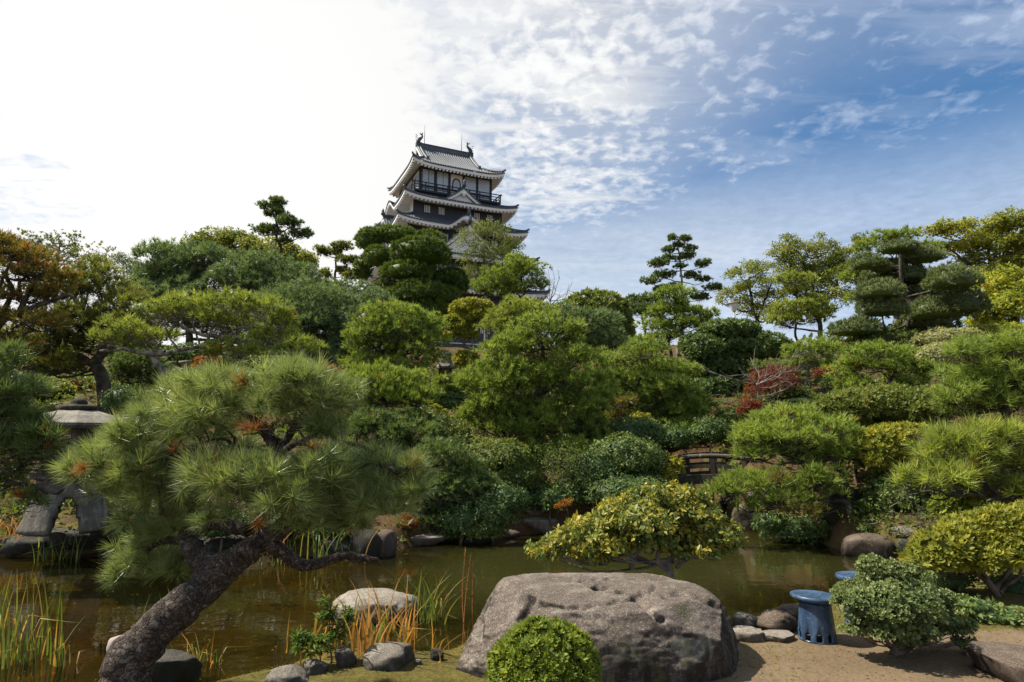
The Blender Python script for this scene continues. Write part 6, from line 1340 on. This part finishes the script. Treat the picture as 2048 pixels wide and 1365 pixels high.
# --- the leaning near pine
def near_pine():
    d = 4.3; rng = np.random.default_rng(77); b = P(225, 1425, 4.0); b[2] = tz(b[0], b[1])
    root = thing('pine_tree', 'leaning pine close by, with a thick plated trunk and a silvery long-needled crown', 'pine tree', b)
    W = Wood(rng); m4 = lambda w, dd=0.: M(w, d+dd)
    tr = [(225, 1425, 50, -.3), (258, 1328, 42, -.25), (306, 1270, 37, -.2), (362, 1214, 35, -.1), (424, 1162, 32, 0), (474, 1115, 28, .05), (528, 1078, 20, .1), (572, 1044, 16, .1), (590, 1000, 14, .1), (570, 950, 13, .1), (556, 900, 13, .1), (520, 850, 10, .1)]
    path = W.limb([b-[0, 0, .2]]+[P(x, y, d+q) for x, y, w, q in tr[1:]], [M(60, 4.0)]+[m4(w, q) for x, y, w, q in tr[1:]], 34, sub=22, rough=.10, wob=.02)
    def L(pts, r0, r1, n=8, rough=.13): 
        return W.limb([P(x, y, d+q) for x, y, q in pts], np.linspace(m4(r0), m4(r1), len(pts)), n, sub=6, rough=rough, wob=m4(r0)*.8)
    L([(440, 1140, 0), (385, 1110, .12), (365, 1075, .2), (400, 1052, .25), (455, 1050, .25), (500, 1062, .2)], 22, 12, 12)       # the coiled dead bough
    L([(500, 1062, .2), (530, 1040, .25), (515, 1000, .3), (450, 975, .3)], 12, 7)
    L([(525, 1085, .05), (575, 1108, .15), (612, 1132, .2), (650, 1124, .2), (690, 1112, .2), (730, 1122, .2), (757, 1121, .2)], 15, 5, 12)   # bare bough over the water
    L([(400, 1090, .2), (340, 1082, .3), (285, 1105, .3), (235, 1130, .3)], 10, 4); L([(330, 1085, .3), (300, 1050, .35), (270, 1010, .35)], 7, 3)
    L([(588, 1010, .1), (640, 960, 0), (700, 930, -.05), (760, 925, -.1), (800, 950, -.1)], 12, 4); L([(700, 932, -.05), (740, 900, 0), (690, 885, .05)], 6, 3)
    L([(570, 940, .1), (500, 900, .1), (420, 900, .1), (330, 920, .15), (260, 930, .2)], 12, 4); L([(556, 900, .1), (600, 850, .05), (640, 810, 0)], 10, 4); L([(560, 905, .1), (610, 880, -.1), (660, 850, -.1)], 8, 3)
    L([(420, 900, .1), (380, 850, .15), (340, 820, .2)], 7, 3); L([(590, 990, .1), (540, 980, -.25), (480, 975, -.3)], 9, 4); L([(520, 850, .1), (470, 810, 0), (440, 790, 0)], 8, 3)
    for k in range(70):
        a = rng.choice(np.array([(470, 900), (620, 900), (700, 930), (430, 940), (560, 880), (640, 960), (330, 960)]).tolist()) if False else [(470, 895), (620, 890), (700, 930), (430, 930), (560, 880), (650, 950), (320, 960), (350, 900), (760, 940)][int(rng.integers(0, 9))]
        e = (a[0]+rng.normal()*55, a[1]+rng.normal()*34); q = rng.uniform(-.25, .3); L([(a[0], a[1], .08), ((a[0]+e[0])/2+rng.normal()*9, (a[1]+e[1])/2+rng.normal()*9, .08+q*.5), (e[0], e[1], .08+q)], 3.4, 1.2, 5)
    W.build('trunk', MB_['pine'], root, b)
    m = MB(); c = P(240, 1296, 4.16); ax = unit(np.array([-.45, -.55, .75])); m.tube([c+ax*-.18, c+ax*-.02, c+ax*.05, c+ax*.085], [m4(24), m4(22), m4(16), m4(4)], 14)
    m.v = [tuple(np.array(q)-b) for q in m.v]; m.build('branch_stub', MP['cut'], root)
    pads = [(470, 805, 150, 62, 0), (380, 830, 120, 62, .1), (560, 800, 120, 60, 0), (300, 860, 80, 50, .15), (640, 810, 70, 52, 0), (600, 768, 60, 36, .05), (665, 860, 48, 60, 0), (400, 862, 80, 26, -.1),
            (238, 905, 68, 46, .15), (200, 948, 56, 40, .15), (195, 900, 30, 26, .2), (285, 945, 75, 50, .1), (250, 985, 70, 40, .15), (330, 990, 60, 40, .15), (300, 1035, 60, 30, .25), (345, 1060, 50, 26, .25),
            (520, 985, 120, 56, -.3), (430, 960, 80, 50, -.25), (600, 965, 80, 55, -.25), (560, 1025, 80, 34, -.25), (660, 1000, 60, 50, -.1), (690, 940, 50, 40, -.1),
            (785, 960, 62, 52, -.1), (770, 1005, 62, 42, -.1), (725, 1010, 46, 36, -.1), (820, 985, 30, 40, -.1), (255, 1128, 40, 20, .3), (320, 1120, 46, 24, .3), (235, 1155, 26, 14, .3), (370, 1130, 30, 20, .25), (660, 1050, 44, 24, .05), (700, 1046, 40, 22, 0), (600, 1052, 46, 20, -.1), (300, 1085, 50, 24, .3), (345, 1140, 36, 18, .28), (265, 1095, 34, 18, .3), (440, 1035, 50, 20, -.1), (470, 905, 50, 26, .35)]
    pads += [(508, 858, 10, 8, -.38, 1), (350, 900, 10, 8, -.1, 1), (175, 935, 10, 9, -.05, 1), (620, 900, 9, 9, -.3, 1), (520, 1045, 10, 7, -.45, 1)]
    for px, py, rx, ry, q, *dd in pads:
        c = P(px, py, d+q); R = np.array([m4(rx), m4(rx)*.72, m4(ry)]); n = 2 if dd else int(4.0*math.pi*rx*ry/900)+4
        p, ax, ct = pad_clumpy(c, R, n, rng, -.5, .35, .32, .18); sz = m4(33 if dd else 41)*rng.uniform(.75, 1.15, n)
        V, T, A = scatter(templates('needle_long', 47), p, ax, sz, tints(n, rng, .48+rng.normal()*.06, .2, .9 if dd else .018, ct), rng)
        link('foliage', mesh_np('foliage', V-b, T, A), MF['needles_silvery'], root, kind='stuff')
near_pine()
plant(PN, 'dark short-needled pine boughs entering from the left edge before the low lantern', 'pine tree', 6.4, -150, [(5, 732, 44, 28), (25, 790, 46, 34), (15, 850, 54, 38), (50, 880, 34, 26), (50, 918, 46, 24), (0, 905, 44, 38), (25, 960, 40, 20), (62, 1003, 22, 18), (66, 850, 26, 22), (92, 872, 34, 20), (84, 905, 34, 18), (-40, 840, 60, 90), (92, 945, 18, 10)], 30, 'needles_dark', 'needle', 12, trunk=[(-130, 1000), (-90, 940), (-40, 880)], r=16, mid=.62, dead=.02, limbs=[(6, [(-90, 960), (-20, 958), (40, 968), (75, 975), (95, 988)]), (4, [(75, 975), (110, 988), (128, 978)]), (5, [(-40, 890), (10, 870), (50, 850)])])

# --- irises, reeds and young shoots
W0 = WATER-.12
blades('iris_clump', 'tall green and yellow iris clump in the shallows at the lower left edge', 'iris', 42, 5.3, 56, 190, 70, 'iris_green', .016, .28, 1, W0, extra=[(6, 'iris_orange')], py=1322)
blades('iris_clump', 'smaller yellowing iris tuft to the right of the tall lower-left clump', 'iris', 118, 4.95, 12, 120, 26, 'iris_green', .014, .4, 2, W0, extra=[(6, 'iris_orange')], py=1335)
blades('iris_clump', 'small green iris tuft in front of the low lantern ledge', 'iris', 112, 9.1, 22, 90, 50, 'iris_green', .02, .5, 3, W0, py=1122)
blades('iris_clump', 'rusty orange grass tuft at the left edge on the far bank', 'grass', 14, 8.9, 60, 62, 60, 'iris_orange', .012, .8, 4, None, py=1075)
blades('iris_clump', 'green iris blades rising over the rusty tuft at the left edge', 'iris', 20, 9.2, 14, 110, 40, 'iris_green', .018, .5, 5, None, py=1040)
blades('iris_clump', 'orange and green iris tuft near the foot of the leaning trunk', 'iris', 402, 4.95, 18, 95, 40, 'iris_green', .012, .5, 6, W0, extra=[(10, 'iris_orange')], py=1330)
blades('iris_clump', 'green iris blades behind the bare bough over the water', 'iris', 640, 9.3, 60, 100, 90, 'iris_green', .022, .55, 7, W0, extra=[(10, 'iris_orange')], py=1112)
blades('iris_clump', 'small water grass tuft under the coiled bough', 'grass', 545, 8.2, 18, 46, 36, 'iris_green', .014, .4, 8, W0, py=1130)
blades('iris_clump', 'faint reddish water-plant tuft in the shallows left of the trunk', 'water plant', 215, 6.4, 16, 60, 40, 'iris_orange', .009, .7, 9, W0, py=1285)
blades('iris_clump', 'thin green blades in the water just left of the leaning trunk', 'water plant', 315, 7., 12, 70, 50, 'iris_green', .010, .5, 10, W0, py=1225)
blades('iris_clump', 'green upright iris clump at the right side of the smooth pale boulder', 'iris', 862, 6.0, 52, 120, 46, 'iris_green', .018, .42, 11, W0, extra=[(5, 'iris_orange')], py=1240)
blades('iris_clump', 'orange withering iris clump in front of the smooth pale boulder', 'iris', 745, 5.3, 80, 130, 100, 'iris_orange', .019, .42, 12, W0, extra=[(16, 'iris_green')], py=1302)
blades('iris_clump', 'dry straw-coloured iris leaves beside the great boulder', 'iris', 860, 5.25, 26, 70, 110, 'iris_orange', .011, .8, 13, W0, py=1312)
def reeds(label, px, d, tops, mat, r, seedy=True, name='reed_clump', cat='reed', base_z=None):
    rng = np.random.default_rng(int(px)); b = ground_at(px, d); b[2] = b[2] if base_z is None else max(base_z, tz(b[0], b[1])-.02); root = thing(name, label, cat, b)
    for x, y in tops:
        W = Wood(rng); e = P(x, y, d); s = b+rng.normal(size=3)*[.03, .03, 0]
        p = W.limb([s, s*.5+e*.5+rng.normal(size=3)*.02, e], [r, r*.9, r*.5], 5, sub=6, rough=.05); W.build('stem', mat, root, b)
        if seedy:
            i0 = len(p)//3; V = []; T = []
            for k in range(90):
                q = p[int(rng.uniform(i0, len(p)-.1))]; v = unit(rng.normal(size=3)*[.5, .5, .2]+[0, 0, .8])*rng.uniform(.012, .035); s_ = unit(np.cross(v, rng.normal(size=3)))*.003; i = len(V)
                V += [q-s_, q+s_, q+v]; T.append((i, i+1, i+2))
            link('seed_head', mesh_np('seed_head', np.array(V)-b, np.array(T)), mat, root, kind='stuff')
    return root
reeds('three tall red-brown seed stalks standing in the water left of the great boulder', 935, 5.9, [(931, 1097), (941, 1114), (946, 1128)], MP['stem_red'], .006, base_z=W0)
reeds('thin dark dried stalks with seed pods near the flattish shore stone', 562, 5.0, [(548, 1300), (556, 1284), (575, 1272), (592, 1290), (540, 1318), (600, 1310)], MP['stem_dark'], .0035, False, 'dried_stalks', 'stalks')
reeds('dark dry stems standing in the orange irises', 770, 5.4, [(752, 1222), (768, 1210), (786, 1225), (800, 1232)], MP['stem_dark'], .003, False, 'dried_stalks', 'stalks')
plant('young_shoot', 'leafy green young shoot with upright stems in front of the smooth pale boulder', 'plant', 5.05, 662, [(655, 1212, 8, 14), (660, 1250, 14, 22), (690, 1262, 12, 18), (668, 1285, 16, 18), (700, 1236, 8, 14), (645, 1240, 8, 14)], 12, 'iris_green', 'leaf_long', 4.5, trunk=[(662, 1320), (660, 1260), (655, 1205)], r=2.4, bark='brown', dead=0, mid=.35, twigs=2)
plant('young_shoot', 'low bright green leafy shoot left of the tall young shoot', 'plant', 4.95, 620, [(612, 1295, 20, 16), (640, 1302, 22, 14), (600, 1282, 10, 10)], 15, 'iris_green', 'leaf_long', 6, trunk=[(622, 1330), (618, 1300)], r=2, bark='brown', dead=0, mid=.25, twigs=1)
plant('young_shoot', 'tiny yellow-green shoot growing behind the grey speckled stone', 'plant', 5.25, 775, [(772, 1272, 16, 12), (780, 1300, 10, 12)], 12, 'iris_green', 'leaf_long', 5, trunk=[(776, 1312), (774, 1280)], r=1.6, bark='brown', dead=0, mid=.6, twigs=1)

# --- small stuff on the ground: moss and grass tufts, fallen leaves, gravel
def ground_stuff():
    rng = np.random.default_rng(5)
    def spots(n, x0, x1, y0, y1, cond):
        x = rng.uniform(x0, x1, n); y = rng.uniform(y0, y1, n); d = pond_dist(x, y); k = cond(x, y, d); x, y = x[k], y[k]; return np.stack([x, y, terrain(x, y)], 1)
    nz = lambda x, y, s, o: vnoise(np.stack([x*s, y*s, 0*x+o], 1), 77)
    p = spots(26000, -3, 4.5, 3.6, 8.0, lambda x, y, d: (d > .08) & (nz(x, y, 2.2, 1)+.5*nz(x, y, 7, 2) > np.where((x > 1.2+.5*(y-4.4)) & (y < 5.7), .50, -.15)) & (d < np.where(x > 1.2, 3., 1.5)))
    n = len(p); T0 = [needle_tuft(5, 10, 75, .12, rng) for _ in range(4)]
    V, T, A = scatter(T0, p, np.tile([0, 0, 1.], (n, 1))+rng.normal(size=(n, 3))*.3, rng.uniform(.010, .026, n), tints(n, rng, .4, .25), rng)
    link('moss_grass', mesh_np('moss_grass', V, T, A), MF['azalea_yellow'], kind='stuff')
    p = spots(2600, -3, 4.5, 3.7, 7.4, lambda x, y, d: (d > .05)); p = p[rng.random(len(p)) < .5]; p[:, 2] += .004
    n = len(p); L0 = [rosette(1, 1., .55, rng, (70, 95)) for _ in range(4)]
    V, T, A = scatter(L0, p, np.tile([0, 0, 1.], (n, 1))+rng.normal(size=(n, 3))*.25, rng.uniform(.012, .028, n), rng.uniform(.2, 1.7, n), rng)
    link('fallen_leaves', mesh_np('fallen_leaves', V, T, A), MF['needles_rusty'], kind='stuff')
    p = spots(5000, -3, 4.6, 3.7, 7.2, lambda x, y, d: (d > .02)); n = len(p); p[:, 2] += .004
    N0 = [needle_tuft(2, 80, 92, .035, rng, 0.) for _ in range(4)]
    V, T, A = scatter(N0, p, np.tile([0, 0, 1.], (n, 1))+rng.normal(size=(n, 3))*.08, rng.uniform(.03, .07, n), rng.uniform(.4, 1.6, n), rng)
    link('fallen_needles', mesh_np('fallen_needles', V, T, A), MF['needles_rusty'], kind='stuff')
    p = spots(3200, -2.5, 4.6, 3.7, 7.4, lambda x, y, d: (d > .02)); n = len(p)
    bm = bmesh.new(); bmesh.ops.create_icosphere(bm, subdivisions=1, radius=1); v = np.array([q.co for q in bm.verts])*[1, .8, .6]; t = np.array([[l.index for l in f.verts] for f in bm.faces]); bm.free()
    G0 = [(v*(1+.25*rng.normal(size=(len(v), 1))), t, np.zeros(len(v))) for _ in range(4)]
    V, T, A = scatter(G0, p, np.tile([0, 0, 1.], (n, 1)), rng.uniform(.002, .009, n)*rng.uniform(.6, 1.4, n), tints(n, rng), rng)
    link('gravel', mesh_np('gravel', V, T, A), MR['brown'], kind='stuff')
    # leaves and twigs afloat
    p = spots(1100, -5, 5.5, 4.3, 12, lambda x, y, d: d < -.25); p[:, 2] = WATER+.004; n = len(p)
    V, T, A = scatter([rosette(1, 1., .5, rng, (86, 94)) for _ in range(4)], p, np.tile([0, 0, 1.], (n, 1))+rng.normal(size=(n, 3))*.05, rng.uniform(.008, .028, n), rng.uniform(.2, 1.7, n), rng)
    link('floating_leaves', mesh_np('floating_leaves', V, T, A), MF['needles_rusty'], kind='stuff')
    # leaf litter and low cover on the far slope
    p = spots(23000, -16, 18, 9.3, 30, lambda x, y, d: (d > .1) & (nz(x, y, .9, 5)+.4*nz(x, y, 3, 6) > -.6)); n = len(p); p[:, 2] += np.maximum(0, .16+.5*nz(p[:, 0], p[:, 1], 1.1, 8))*rng.uniform(.1, 1, n)
    V, T, A = scatter([leaf_tuft(5, .85, .6, rng) for _ in range(5)], p, np.tile([0, 0, 1.], (n, 1))+rng.normal(size=(n, 3))*.3, rng.uniform(.09, .19, n), tints(n, rng, .3, .25), rng)
    link('ground_cover', mesh_np('ground_cover', V, T, A), MF['leaf_shrub'], kind='stuff')
    p = spots(15000, -34, 40, 27, 62, lambda x, y, d: nz(x, y, .3, 5) > -.5); n = len(p); p[:, 2] += np.maximum(0, .3+1.2*nz(p[:, 0], p[:, 1], .35, 8))*rng.uniform(.1, 1, n)
    V, T, A = scatter([leaf_tuft(4, .8, .55, rng) for _ in range(4)], p, np.tile([0, 0, 1.], (n, 1))+rng.normal(size=(n, 3))*.3, rng.uniform(.25, .5, n), tints(n, rng, .35, .25), rng)
    link('ground_cover', mesh_np('ground_cover', V, T, A), MF['leaf_shrub'], kind='stuff')
    p = spots(7000, -11, 11, 9.3, 20, lambda x, y, d: (d > .05)); n = len(p); p[:, 2] += .01
    V, T, A = scatter([rosette(2, 1., .5, rng, (60, 95)) for _ in range(4)], p, np.tile([0, 0, 1.], (n, 1))+rng.normal(size=(n, 3))*.3, rng.uniform(.025, .05, n), rng.uniform(.2, 1.7, n), rng)
    link('leaf_litter', mesh_np('leaf_litter', V, T, A), MF['needles_rusty'], kind='stuff')
ground_stuff()
print('TRIANGLES', TRI[0])
